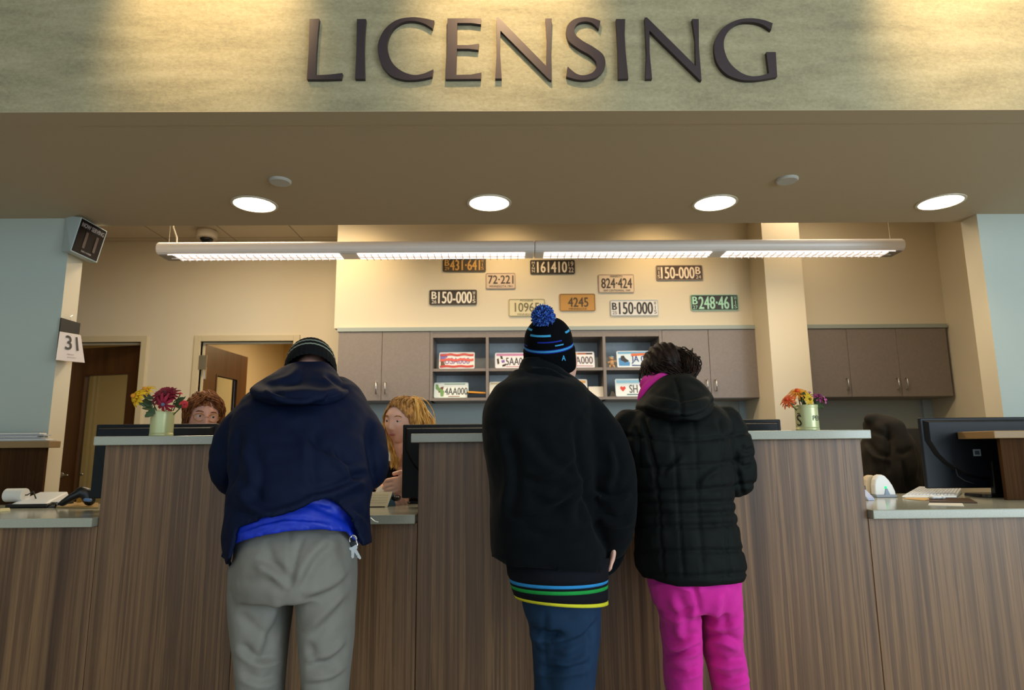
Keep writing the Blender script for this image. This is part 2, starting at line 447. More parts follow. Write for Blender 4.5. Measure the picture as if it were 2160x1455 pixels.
# ------------------------------------------------------------------ sign letters
SP = YH0-.016
def LW(x, y, Y=SP):
    q = P(560+x/1.8, y/1.8, Y); return (q.x, q.z)
def smooth_curve(pts, n=6):
    out = []
    m = len(pts)
    for i in range(m-1):
        p0, p1, p2, p3 = pts[max(i-1, 0)], pts[i], pts[i+1], pts[min(i+2, m-1)]
        for k in range(n):
            t = k/n
            out.append(tuple(.5*((2*p1[j])+(-p0[j]+p2[j])*t+(2*p0[j]-5*p1[j]+4*p2[j]-p3[j])*t*t+(-p0[j]+3*p1[j]-3*p2[j]+p3[j])*t**3) for j in (0, 1)))
    out.append(pts[-1]); return out
glyphs = [
 ('L', [(167,72),(204,71),(198,130),(193,200),(190,285),(240,283),(292,277),(287,299),(220,301),(157,301),(164,190)]),
 ('I', [(347,72),(382,72),(377,130),(375,190),(377,299),(340,299),(345,190)]),
 ('C', smooth_curve([(641,78),(600,69),(555,65),(500,75),(455,108),(430,155),(427,195),(440,245),(475,285),(520,301),(560,303),(600,298),(633,290)])
     + smooth_curve([(637,263),(600,279),(560,284),(515,268),(480,235),(463,185),(466,145),(485,108),(520,84),(560,79),(600,88),(634,108)])),
 ('E', [(691,70),(750,69),(819,70),(818,92),(780,87),(728,87),(727,171),(770,171),(811,166),(808,189),(770,185),(727,185),(724,284),(780,283),(820,275),(818,299),(740,300),(684,300),(690,180)]),
 ('N', [(877,66),(885,66),(1066,250),(1068,150),(1063,70),(1087,70),(1083,180),(1086,304),(1078,302),(892,116),(891,200),(897,298),(872,298),(878,200)]),
 ('S', smooth_curve([(1272,79),(1240,68),(1205,65),(1170,74),(1146,98),(1142,128),(1155,158),(1190,185),(1230,208),(1254,232),(1256,256),(1240,276),(1210,285),(1180,279),(1147,252)])
     + smooth_curve([(1142,290),(1175,300),(1215,303),(1255,293),(1284,265),(1291,235),(1280,205),(1245,178),(1205,155),(1178,132),(1173,110),(1185,89),(1212,81),(1240,87),(1266,110)])),
 ('I', [(1331,72),(1366,72),(1364,130),(1367,190),(1378,298),(1340,299),(1338,190)]),
 ('N', [(1440,66),(1449,66),(1634,250),(1632,150),(1620,72),(1645,72),(1646,180),(1656,305),(1648,302),(1458,116),(1459,200),(1468,299),(1443,299),(1447,200)]),
 ('G', smooth_curve([(1926,88),(1890,75),(1840,69),(1790,76),(1740,103),(1710,145),(1704,190),(1716,240),(1750,280),(1800,301),(1850,305),(1900,299),(1943,291)])
     + [(1938,197),(1902,197),(1912,278)] + smooth_curve([(1880,287),(1845,289),(1805,275),(1765,240),(1744,195),(1742,150),(1765,108),(1800,86),(1845,83),(1885,92),(1920,114)])),
]
sg = T('wall_sign', (0, SP, PZ(1100, 170, SP)), 'dark bronze capital letters spelling LICENSING on the textured plaster header', 'sign')
for ch, pts in glyphs:
    O('letter', prism(NB(), [LW(*p) for p in pts], SP, YH0), LETTER, sg)

# ------------------------------------------------------------------ lamps of the soffit
GLOW = mat('lamp_glow', '#fff6e0', .5, emit='#fff0d0', estr=9)
for k, (px, py) in enumerate([(537, 431), (1032, 428), (1508, 428), (1984, 426)]):
    # centre of the aperture on the soffit plane
    d = (P(px, py, 3.0)-CAM); t = (ZS-CAMZ)/d.z; q = CAM+d*t
    pos = ('leftmost of the four, nearest the number display', 'second from the left, under the N', 'third from the left, below the letter G end', 'rightmost of the four, near the blue wall')[k]
    pos = ('leftmost of the four', 'second of the four from the left', 'third of the four from the left', 'rightmost of the four')[k]
    r = T('ceiling_downlight', (q.x, q.y, ZS), 'lit round recessed downlight in the brown soffit, '+pos, 'ceiling light', 'downlights in the soffit')
    bm = NB(); lathe(bm, [(.114, -.004), (.114, 0), (.100, 0), (.100, -.006)], (q.x, q.y, ZS), 40)
    bm.faces.ensure_lookup_table(); O('trim_ring', lathe(NB(), [(.104, -.005), (.116, -.004), (.117, 0)], (q.x, q.y, ZS), 40, closed=False), mat('ring_paint', '#d5cdb8', .4), r)
    bm.free()
    O('diffuser', lathe(NB(), [(.0, -.001), (.060, -.003), (.104, -.003)], (q.x, q.y, ZS), 40, closed=False), GLOW, r)
    light('downlight_beam', 'SPOT', (q.x, q.y, ZS-.02), 16, WARM2, aim=(q.x, q.y, 0), spot_size=math.radians(100), spot_blend=.8, shadow_soft_size=.09)
for k, (px, py) in enumerate([(591, 381), (1660, 378)]):
    d = (P(px, py, 3.0)-CAM); t = (ZS-CAMZ)/d.z; q = CAM+d*t
    O('sprinkler_cover', lathe(NB(), [(.0, -.012), (.046, -.012), (.052, -.006), (.052, 0), (0, 0)], (q.x, q.y, ZS), 32, closed=False), mat('cover_white', '#b9b8b2', .5), smooth=False,
      label='small flat white sprinkler cover on the soffit, '+('left one' if k == 0 else 'right one'), cat='sprinkler cover', group='sprinkler covers on the soffit')

# ------------------------------------------------------------------ pendant fixture
YP0, YP1 = 3.95, 4.115
xa, xb = PX(327, 518, YP0), PX(1912, 518, YP0)
zt, zb = 2.508, 2.424
pd = T('pendant_light', ((xa+xb)/2, (YP0+YP1)/2, zb), 'long white tubular office light hanging below the soffit edge', 'pendant light')
prof = []
for k in range(9):
    t = PI/2+PI*k/8; prof.append((YP0+.042+.042*math.cos(t), (zt+zb)/2+.042*math.sin(t)))
prof += [(YP1-.01, zb), (YP1, zb+.01), (YP1, zt-.03), (YP1-.05, zt)]
def body(x0, x1):
    bm = NB(); a = [bm.verts.new((x0, y, z)) for y, z in prof]; b = [bm.verts.new((x1, y, z)) for y, z in prof]
    n = len(prof)
    for i in range(n): bm.faces.new((a[i], a[(i+1) % n], b[(i+1) % n], b[i]))
    bm.faces.new(a[::-1]); bm.faces.new(b); bmesh.ops.recalc_face_normals(bm, faces=bm.faces[:]); return bm
PEND = mat('pendant_enamel', '#efe9e4', .35)
xm = PX(1128, 518, YP0)
O('housing', body(xa, xm-.0015), PEND, pd, bevel=.008); O('housing', body(xm+.0015, xb), PEND, pd, bevel=.008)
LENS = mat('pendant_lens', '#fff4ec', .5, emit='#fff1e8', estr=1.6)
for a, b in ((362, 720), (757, 1107), (1147, 1497), (1527, 1880)):
    x0, x1 = PX(a, 537, 4.03), PX(b, 537, 4.03)
    le = O('louver_lens', B(x0, x1, YP0+.028, YP1-.02, zb-.003, zb-.0005), LENS, pd)
    bm = NB(); n = 24
    for k in range(1, n): x = x0+(x1-x0)*k/n; box(bm, x-.002, x+.002, YP0+.028, YP1-.02, zb-.012, zb-.003)
    box(bm, x0, x1, (YP0+YP1)/2+.002, (YP0+YP1)/2+.006, zb-.012, zb-.003)
    O('louver', bm, PEND, le)
    light('pendant_glow', 'AREA', ((x0+x1)/2, (YP0+YP1)/2, zb-.016), 9, WARM2, aim=((x0+x1)/2, (YP0+YP1)/2, 0), shape='RECTANGLE', size=x1-x0, size_y=.1)
O('end_plate', B(xa+.012, xa+.1, YP0+.03, YP1-.012, zb-.004, zb-.0005), mat('end_grey', '#8c8580', .4), pd)
O('end_plate', B(xb-.1, xb-.012, YP0+.03, YP1-.012, zb-.004, zb-.0005), MATS['end_grey'], pd)
c0 = P(374, 508, 4.03); c1 = P(366, 474, 4.03)
O('power_cord', tube(NB(), [(c0.x, 4.03, zt-.005), (c0.x-.005, 4.03, zt+.05), (c1.x, 4.03, zt+.12), (c1.x-.03, 4.03, ZC)], .005, 8), mat('cord_white', '#e8dfce', .5), pd, smooth=True)
for px in (357, 1878):
    x = PX(px, 508, 4.03); O('suspension_wire', tube(NB(), [(x, 4.03, zt-.002), (x-.006, 4.03, ZC)], .0014, 6), MATS['cord_white'], pd)

# ------------------------------------------------------------------ dome camera
q = P(437, 490, 5.3)
dc = T('dome_camera', (q.x, 5.3, ZC), 'white dome security camera on the office ceiling above the pendant light', 'security camera')
O('housing', lathe(NB(), [(.083, -.075), (.088, -.06), (.088, -.02), (.075, 0)], (q.x, 5.3, ZC), 32), mat('camera_white', '#c9bfae', .4), dc, smooth=True, bevel=.003)
O('dome_lens', lathe(NB(), [(.01, -.118), (.035, -.110), (.05, -.09), (.054, -.0755)], (q.x, 5.3, ZC), 24), BLACKP, dc, smooth=True)

# ------------------------------------------------------------------ counters
YF = 2.5; HT, LT = 1.223, .92
def counter(label, x0, x1, high, y1, ov0=.026, ov1=.026, name=None, tilt=0):
    r = T('service_counter', ((x0+x1)/2, YF, 0), label, 'counter', 'counter sections')
    top = HT if high else LT; th = .034
    bm = NB(); box(bm, x0, x1, YF, YF+.10, 0.09, top-th); O('front_panel', bm, WOODC, r, bevel=.0015, seg=1)
    O('toe_kick', B(x0+.01, x1-.01, YF+.04, YF+.09, 0, .09), BLACK, r)
    if high:
        O('transaction_ledge', B(x0-ov0, x1+ov1, YF-.035, YF+.20, top-th, top), SLAB, r, bevel=.003)
        O('desk_top', B(x0, x1, YF+.10, y1, LT-.03, LT), SLAB, r, bevel=.003)
    else:
        O('desk_top', B(x0+.004, x1-.004, YF-.030, y1, top-th, top), SLAB, r, bevel=.003)
    return r
XA = PX(222.6, 939, YF); XB = PX(512, 939, YF); XC = PX(883.3, 937, YF); XD = PX(1814.4, 927, YF)
counter('low counter section at the left with paper roll and scanner', -3.4, XA-.002, False, 3.15)
counter('tall wood counter section carrying the can of red and yellow flowers', XA, XB, True, 3.1)
counter('low middle counter section where the man in navy leans', XB+.002, XC-.002, False, 3.08)
counter('widest tall wood counter section with the man in the pompom hat', XC, XD, True, 3.1)
counter('low counter section at the right with white keyboard and monitor', XD+.002, 3.4, False, 3.3)
# dividers that stand on the low counters
def divider(label, x0, x1, y, y1, side, z0=0.0):
    r = T('desk_divider', ((x0+x1)/2, y, z0), label, 'desk divider', 'desk dividers')
    O('side_panel', B(x0, x1, y, y+.02, z0, HT-.034), WOODR, r, bevel=.001, seg=1)
    a, b = (x0, x1+.035) if side == 'R' else (x0-.045, x1)
    O('cap', B(a, b, y-.03, y1, HT-.034, HT), SLABT, r, bevel=.003)
YL = 3.26
divider('reddish wood divider with tan cap under papers at the left wall', -3.3, PX(97, 945, YL), YL, YL+.055, 'R')
YR = 2.84
divider('wood divider with tan cap at the right, before the big monitor', PX(2108, 922, YR), 3.3, YR, YR+.2, 'L', LT+.001)
# ------------------------------------------------------------------ wall cabinets
ZCT, ZCB = PZ(1100, 696, YK), PZ(1100, 844, YK)
def X5(px, py=770, Y=YK-.003): return PX(px, py, Y)
def cab_door(r, x0, x1, hside):
    d = O('door', B(x0+.0015, x1-.0015, YK-.022, YK-.004, ZCB+.004, ZCT-.012), CAB, r, bevel=.0015, seg=1)
    hx = x1-.035 if hside == 'R' else x0+.035; z0 = ZCB+.055; z1 = z0+.096
    O('handle', tube(NB(), [(hx, YK-.022, z0+.008), (hx, YK-.046, z0), (hx, YK-.05, (z0+z1)/2), (hx, YK-.046, z1), (hx, YK-.022, z1-.008)], .0045, 8), STEEL, d, smooth=True)
def cabinet(label, x0, x1, doors):
    r = T('wall_cabinet', ((x0+x1)/2, YK, ZCB), label, 'cabinet', 'wall cabinets')
    r.name = 'hanging_cabinet'; WL[r.name] = Vector(r.location)
    O('body', B(x0, x1, YK-.004, YK2-.002, ZCB, ZCT-.01), CAB, r)
    for a, b, s in doors: cab_door(r, a, b, s)
    return r
xa0, xa1 = X5(713), X5(907); xm_ = X5(806)
cabinet('closed two-door grey-brown wall cabinet left of the open shelves', xa0, xa1, [(xa0, xm_, 'R'), (xm_, xa1, 'L')])
xr0, xr1 = X5(1398), X5(1597); xm2 = X5(1496)
cabinet('closed two-door grey-brown wall cabinet between the open shelves and the column', xr0, xr1, [(xr0, xm2, 'R'), (xm2, xr1, 'L')])
xs0, xs1 = xc1+.005, X5(2003, 770)-.01
xs0 = max(xs0, X5(1705, 770)-.12)
d1, d2 = X5(1789), X5(1894)
cabinet('three-door grey-brown wall cabinet at the far right corner', xs0, xs1, [(xs0, d1, 'R'), (d1, d2, 'R'), (d2, xs1, 'L')])
S('trim_5', B(xa0-.01, xb1, YK-.03, YK+.02, ZCT-.008, ZBK), CABTRIM); S('trim_6', B(xs0, xs1+.01, YK-.03, YK+.02, ZCT-.008, ZBK), CABTRIM)
# open shelf unit
sh = T('open_shelf_unit', ((xa1+xr0)/2, YK, ZCB), 'open grey shelf unit with eight cubbies showing sample licence plates', 'shelf unit')
tk = .022
O('back', B(xa1, xr0, YK2-.02, YK2-.002, ZCB, ZCT-.01), CABIN, sh)
ups = [xa1+.001, X5(1028), X5(1152), X5(1275), xr0-.001-tk]
for k, x in enumerate(ups):
    xx = x if k in (0, 4) else x-tk/2
    O('upright', B(xx, xx+tk, YK-.02, YK2-.02, ZCB, ZCT-.01), CAB, sh)
ZM = PZ(1150, 779, YK)
for z0, z1, nm in ((ZCB, ZCB+tk, 'bottom_board'), (ZCT-.06, ZCT-.01, 'top_board')):
    O(nm, B(xa1, xr0, YK-.018, YK2-.02, z0, z1), CAB, sh)
edges = [ups[0]+tk, ups[1]-tk/2, ups[1]+tk/2, ups[2]-tk/2, ups[2]+tk/2, ups[3]-tk/2, ups[3]+tk/2, ups[4]]
for i in range(4):
    O('shelf', B(edges[2*i], edges[2*i+1], YK-.012, YK2-.02, ZM-.011, ZM+.011), CAB, sh)
ZS1, ZS0 = ZM+.011, ZCB+tk

# ------------------------------------------------------------------ licence plates
def cm(h, rough=.5): return mat('plate_'+h.strip('#'), h, rough)
def plate(px0, py0, px1, py1, bg, fg, border, texts, label, group, Y=YK-.006, lean=0, r=.012, arts=(), z=None, slant=0):
    """texts: (string, u0, u1, v0, v1, bold)"""
    a, b = P(px0, py0, Y), P(px1, py0, Y); c = P(px1, py1, Y)
    wd, hg = b.x-a.x, a.z-c.z
    cx = (a.x+b.x)/2; zb_ = z if z is not None else (P((px0+px1)/2, py1, Y).z)
    rt = T('licence_plate', (cx, Y, zb_), label, 'licence plate', group)
    RM = Matrix.Translation((cx, Y, zb_)) @ Matrix.Rotation(math.radians(-lean), 4, 'X') @ Matrix.Translation((0, 0, hg/2)) @ Matrix.Rotation(slant, 4, 'Y')
    def tr(bm):
        bmesh.ops.transform(bm, matrix=RM, verts=bm.verts[:]); return bm
    O('panel', tr(prism(NB(), rrect(wd, hg, r), -.0015, .0015)), cm(bg), rt)
    # raised rim
    bm = NB(); o_ = rrect(wd, hg, r); i_ = rrect(wd-.012, hg-.012, max(r-.005, .002)); n = len(o_)
    vo = [bm.verts.new((x, -.004, zz)) for x, zz in o_]; vi = [bm.verts.new((x, -.004, zz)) for x, zz in i_]
    wo = [bm.verts.new((x, -.001, zz)) for x, zz in o_]; wi = [bm.verts.new((x, -.001, zz)) for x, zz in i_]
    for k in range(n):
        j = (k+1) % n
        bm.faces.new((vo[k], vi[k], vi[j], vo[j])); bm.faces.new((vi[k], wi[k], wi[j], vi[j])); bm.faces.new((wo[k], vo[k], vo[j], wo[j]))
    bmesh.ops.recalc_face_normals(bm, faces=bm.faces[:])
    O('rim', tr(bm), cm(border), rt)
    q = [(-wd/2, -.0018, hg/2), (wd/2, -.0018, hg/2), (wd/2, -.0018, -hg/2), (-wd/2, -.0018, -hg/2)]
    q = [RM @ Vector(p) for p in q]
    groups = {}
    for t in texts:
        s, u0, u1, v0, v1 = t[:5]; bold = t[5] if len(t) > 5 else 0; col = t[6] if len(t) > 6 else fg
        bm = groups.setdefault(col, NB()); write(bm, s, q, u0, u1, v0, v1, .0012, bold=bold)
    for col, bm in groups.items(): O('lettering', bm, cm(col), rt)
    for poly, col in arts:
        bm = NB(); A, B_, C_, D_ = [Vector(p) for p in q]
        nrm = (B_-A).cross(D_-A).normalized(); nrm = nrm if nrm.dot(CAM-A) > 0 else -nrm
        vs = [bm.verts.new(A.lerp(B_, u).lerp(D_.lerp(C_, u), v)+nrm*(.0006+.0001*len(poly))) for u, v in poly]
        f = bm.faces.new(vs); bmesh.ops.triangulate(bm, faces=[f]); O('artwork', bm, cm(col), rt)
    return rt
GW = 'old licence plates on the wall'
VW = lambda s, u0, u1, a=.1, b=.9: [(ch, (u0 if ch != 'I' else u0*.62+u1*.38), (u1 if ch != 'I' else u1*.62+u0*.38), a+(b-a)*k/len(s)+.01, a+(b-a)*(k+1)/len(s)-.03) for k, ch in enumerate(s)]
b1 = .006
plate(934,545,1025,573,'#3d352b','#c89a52','#4a4136',[('431·641',.17,.86,.14,.9,b1),('B',.05,.15,.12,.56,b1),('29',.05,.15,.64,.88)]+VW('WIS',.89,.95),'dark brown old plate reading 431-641 in gold, partly behind the pendant light',GW)
plate(1118,549,1212,578,'#37302a','#efe3cf','#2c2621',[('161410',.16,.82,.12,.9,b1),('19',.86,.97,.12,.46),('22',.86,.97,.54,.88)]+VW('MINN',.04,.10),'black old plate reading 161410 in cream, top of the middle column',GW)
plate(1025,576,1087,609,'#cdb9a6','#40352f','#a8958a',[('72·221',.08,.93,.16,.68,b1),('MINNESOTA 1941',.12,.90,.78,.91)],'small pinkish old plate reading 72-221 in black',GW)
plate(906,612,1006,643,'#3e372d','#f0e8d8','#4a4238',[('150-000',.19,.89,.12,.9,b1),('B',.05,.15,.12,.6,b1),('26',.05,.15,.66,.9)]+VW('WIS',.91,.97),'dark old plate reading B 150-000 in white, leftmost on the wall',GW)
plate(1073,631,1149,667,'#d6cba4','#6b6448','#9c9474',[('10965',.17,.84,.22,.74,.004),('PIONEER',.32,.68,.05,.15),('MINNESOTA',.24,.76,.83,.94)],'cream old plate reading 10965, behind the blue pompom',GW)
plate(1180,620,1255,656,'#bd8b43','#4e3c1c','#8f6a34',[('4245',.24,.80,.22,.76,b1),('MINNESOTA',.26,.76,.82,.93)],'mustard yellow old plate reading 4245',GW)
plate(1262,579,1337,617,'#d8c4ab','#3c322b','#b49f8a',[('824·424',.08,.93,.22,.76,b1),('MINNESOTA',.33,.68,.06,.17),('1849 CENTENNIAL 1949',.13,.88,.83,.94)],'pale pinkish old plate reading 824-424 with small print below',GW)
plate(1287,633,1388,666,'#d9d7d3','#231f1e','#aeb4b8',[('150·000',.18,.88,.14,.9,b1),('B',.04,.13,.18,.62,b1),('25',.04,.13,.7,.9)]+VW('WIS',.91,.96),'white old plate reading B 150-000 in black, lower row',GW)
plate(1383,560,1481,591,'#4a3d38','#ecdcca','#8a7a70',[('150-000',.11,.82,.12,.9,b1),('B',.85,.95,.12,.6,b1),('24',.85,.96,.68,.9)]+VW('WIS',.03,.09),'brown old plate reading 150-000 B in cream, upper right',GW)
plate(1456,622,1556,655,'#2b2b25','#a9dcc0','#86b79c',[('248·461',.17,.88,.12,.9,b1),('B',.04,.14,.12,.6,b1),('27',.04,.14,.68,.9)]+VW('WIS',.91,.97),'dark old plate reading 248-461 in mint green, rightmost on the wall',GW)
GS = 'sample licence plates in the cubbies'
YS_ = YK+.02
def wave(v0, v1, am, ph, n=14): 
    return [(.03+.94*k/n, v0+am*math.sin(k*1.1+ph)) for k in range(n+1)]+[(.97-.94*k/n, v1+am*math.sin((n-k)*1.1+ph)) for k in range(n+1)]
plate(926,741,1001,777,'#e6ddd8','#8c76a8','#dcdcdc',[('USA000',.16,.86,.34,.72,.006)],'white sample plate with red waving stripes in the upper left cubby',GS,Y=YS_,lean=12,z=ZS1+.002,
      arts=[(wave(.10,.22,.03,0),'#c4433a'),(wave(.40,.54,.03,.8),'#d2584c'),(wave(.80,.93,.02,1.6),'#b8372f'),([(.03,.1),(.2,.08),(.24,.3),(.1,.45),(.03,.4)],'#7a6bb0'),([(.05,.55),(.12,.5),(.2,.9),(.05,.92)],'#6a4a33')])
plate(1044,743,1121,777,'#e3e2e4','#3c3a48','#cfd2da',[('5AA000',.30,.95,.32,.80,.004)],'white sample plate with pink band reading 5AA0, left of the knit hat',GS,Y=YS_,lean=12,z=ZS1+.002,
      arts=[([(.04,.07),(.96,.07),(.96,.2),(.04,.2)],'#c27aa6'),([(.05,.4),(.10,.35),(.12,.7),(.07,.75)],'#161418'),([(.14,.2),(.2,.22),(.22,.42),(.16,.4)],'#1c2a1c'),([(.17,.5),(.26,.45),(.27,.62),(.19,.66)],'#7a58ad'),([(.2,.78),(.3,.7),(.29,.86),(.2,.9)],'#1a1418'),([(.3,.87),(.96,.87),(.96,.91),(.3,.91)],'#b05a70')])
plate(1175,742,1254,777,'#e3dfe2','#4d4a56','#cfd2da',[('4AA000',.24,.95,.30,.76,.004)],'white sample plate with orange to black band, right of the knit hat',GS,Y=YS_,lean=12,z=ZS1+.002,
      arts=[([(.04,.08),(.55,.08),(.55,.17),(.04,.17)],'#d7a356'),([(.55,.08),(.78,.08),(.78,.17),(.55,.17)],'#a1532a'),([(.78,.08),(.95,.08),(.95,.17),(.78,.17)],'#2c1512'),([(.1,.82),(.95,.86),(.95,.93),(.1,.9)],'#b797a6')])
plate(1301,739,1378,775,'#cfe0ea','#334a86','#dfe6ea',[('JA 000',.40,.96,.30,.78,.006)],'light blue sample plate with orange sky reading JA 000, above the woman',GS,Y=YS_,lean=12,z=ZS1+.002,
      arts=[([(.04,.06),(.96,.06),(.96,.16),(.04,.18)],'#6aa9d0'),([(.4,.16),(.96,.12),(.96,.34),(.7,.28),(.4,.34)],'#cf6a3e'),([(.05,.45),(.12,.38),(.35,.7),(.34,.9),(.05,.9)],'#3f86c0'),([(.12,.3),(.2,.28),(.24,.45),(.34,.62),(.22,.7),(.1,.55)],'#20222c'),([(.4,.84),(.9,.87),(.9,.92),(.4,.92)],'#3a4b82')])
plate(915,808,988,841,'#dfe6e2','#3f474c','#c3d6d0',[('4AA000',.32,.97,.34,.80,.004)],'white sample plate with a brown bird and green leaves, lower left cubby',GS,Y=YS_,lean=12,z=ZS0+.002,
      arts=[([(.05,.1),(.12,.12),(.14,.3),(.3,.55),(.28,.9),(.2,.9),(.18,.6),(.05,.4)],'#6f9a5c'),([(.13,.5),(.2,.3),(.28,.25),(.27,.45),(.2,.62),(.14,.66)],'#6b3f2e'),([(.3,.08),(.9,.08),(.9,.13),(.3,.13)],'#5d8f78'),([(.42,.88),(.75,.88),(.75,.93),(.42,.93)],'#8b5650')])
plate(1032,807,1105,841,'#ece6d6','#4a5060','#d5d0c4',[('6AA000',.28,.94,.32,.80,.004)],'cream sample plate half hidden behind the black fleece shoulder at its left',GS,Y=YS_,lean=12,z=ZS0+.002,
      arts=[([(.04,.07),(.96,.07),(.96,.16),(.04,.16)],'#c7b98c')])
plate(1162,803,1239,841,'#e6e2dc','#5a5a60','#dcd9d2',[('SA 000',.26,.95,.34,.80,.004)],'white sample plate with orange band behind the fleece collar, beside a small card',GS,Y=YS_,lean=12,z=ZS0+.002,
      arts=[([(.04,.07),(.96,.07),(.96,.22),(.04,.22)],'#dba254')])
plate(1298,803,1376,841,'#dfe7ea','#4a4c52','#cfe0e8',[('SH 200',.38,.97,.34,.80,.004)],'light sample plate with a small red heart reading SH2, behind the woman',GS,Y=YS_,lean=12,z=ZS0+.002,
      arts=[([(.04,.07),(.96,.07),(.96,.24),(.04,.24)],'#8ec3dc'),([(.20,.72),(.13,.55),(.14,.44),(.18,.42),(.205,.48),(.235,.42),(.27,.44),(.28,.55)],'#cf3a33'),([(.3,.86),(.96,.86),(.96,.92),(.3,.92)],'#3f6f78')])
# small things in the cubbies
x = PX(1259, 826, YS_); O('name_card', hexa(NB(), [(x-.062, YS_, ZS0+.001), (x+.062, YS_, ZS0+.001), (x+.062, YS_+.02, ZS0+.085), (x-.062, YS_+.02, ZS0+.085)], [(x-.062, YS_+.05, ZS0+.001), (x+.062, YS_+.05, ZS0+.001), (x+.062, YS_+.023, ZS0+.085), (x-.062, YS_+.023, ZS0+.085)]), cm('#d8d2c6'),
  label='small blank folded card standing in the lower cubby left of the heart plate', cat='card')
# bear ornament
x, z = PX(1290, 766, YS_), ZS1
br = T('toy_figurine', (x, YS_, z), 'tiny tan soft toy with blue cap in the upper right cubby', 'toy')
TAN = mat('plush_tan', '#c0986f', .9, bump=.4, bscale=400)
bm = NB(); ball(bm, (x, YS_, z+.038), (.019, .017, .024)); tube(bm, [(x-.012, YS_, z+.02), (x-.018, YS_-.012, z+.006)], .008, 8); tube(bm, [(x+.012, YS_, z+.02), (x+.018, YS_-.012, z+.006)], .008, 8)
tube(bm, [(x-.014, YS_, z+.05), (x-.03, YS_-.008, z+.04)], .006, 8); tube(bm, [(x+.014, YS_, z+.05), (x+.034, YS_-.004, z+.052)], .006, 8)
O('body', bm, TAN, br, smooth=True)
bm = NB(); ball(bm, (x, YS_, z+.072), (.017, .016, .016)); ball(bm, (x-.014, YS_, z+.086), .006); ball(bm, (x+.014, YS_, z+.086), .006); ball(bm, (x, YS_-.015, z+.068), (.007, .006, .005))
O('head', bm, TAN, br, smooth=True)
bm = NB(); ball(bm, (x+.004, YS_+.003, z+.086), (.016, .015, .009)); O('cap', bm, mat('cap_blue', '#6fa3b8', .8), br, smooth=True)
# pens box
x0, x1 = PX(986, 832, YS_), PX(1026, 832, YS_)
pb = T('pen_tray', ((x0+x1)/2, YS_, ZS0), 'black tray of markers beside the bird plate', 'pen tray')
bm = NB(); y0_ = YS_-.02
for p in ((x0, x1, y0_, y0_+.08, ZS0, ZS0+.005), (x0, x1, y0_, y0_+.004, ZS0, ZS0+.03), (x0, x1, y0_+.076, y0_+.08, ZS0, ZS0+.05), (x0, x0+.004, y0_, y0_+.08, ZS0, ZS0+.045), (x1-.004, x1, y0_, y0_+.08, ZS0, ZS0+.04)): box(bm, *p)
O('tray', bm, BLACKP, pb)
for k, (c, n) in enumerate((('#d9902f', 'orange'), ('#e0b23a', 'yellow'), ('#2b2a2c', 'black'))):
    O('marker', tube(NB(), [(x0+.012, y0_+.018+.018*k, ZS0+.044+.004*k), (x1-.01, y0_+.018+.018*k, ZS0+.036+.004*k)], .007, 10), cm(c), smooth=True, label=n+' marker lying in the black tray on the shelf', cat='marker', group='markers in the tray')
x0 = PX(1292, 835, YS_)
O('desk_clip', hexa(NB(), [(x0-.03, YS_-.02, ZS0), (x0+.025, YS_-.02, ZS0), (x0+.025, YS_+.04, ZS0), (x0-.03, YS_+.04, ZS0)], [(x0-.01, YS_, ZS0+.045), (x0+.01, YS_, ZS0+.045), (x0+.01, YS_+.01, ZS0+.045), (x0-.01, YS_+.01, ZS0+.045)]), BLACKP, bevel=.002,
  label='small black clip lying left of the heart plate', cat='clip')

# ------------------------------------------------------------------ NOW SERVING display
A, B_, C_, D_ = P(171.8, 457.5, 3.30), P(226.7, 488, 3.50), P(204.5, 554.5, 3.46), P(148.4, 528.8, 3.26)
YY = YW-.003
E, F = P(138, 455, YY), P(129.7, 530, YY)
ns = T('number_display', ((A+C_)/2), 'white box number display reading NOW SERVING on the left wall corner', 'number display')
dv = (E-A); 
bm = hexa(NB(), [A, B_, C_, D_], [E, B_+dv*.9, C_+(F-D_)*.9, F]); O('case', bm, mat('display_case', '#b9c6c6', .5), ns, bevel=.003)
nrm = (B_-A).cross(D_-A).normalized(); nrm = nrm if nrm.dot(CAM-A) > 0 else -nrm
def inq(q, u, v): a, b, c, d = q; return a.lerp(b, u).lerp(d.lerp(c, u), v)
Q = [A, B_, C_, D_]; Q2 = [inq(Q, u, v)+nrm*.001 for u, v in ((.03, .03), (.95, .03), (.95, .97), (.03, .97))]
O('screen', hexa(NB(), [q+nrm*.002 for q in Q2], [q-nrm*.001 for q in Q2]), DARKGL, ns)
Q3 = [q+nrm*.002 for q in Q2]
O('lettering', write(NB(), 'NOW SERVING', Q3, .06, .95, .09, .22, bold=.006), mat('sign_white', '#8f8888', .5), ns)
O('lettering', write(NB(), 'TAKE A NUMBER', Q3, .3, .72, .88, .93, bold=.002), MATS['sign_white'], ns)
O('digits', write(NB(), '11', Q3, .30, .80, .32, .80, bold=.01), mat('led_red', '#300b08', .5), ns)

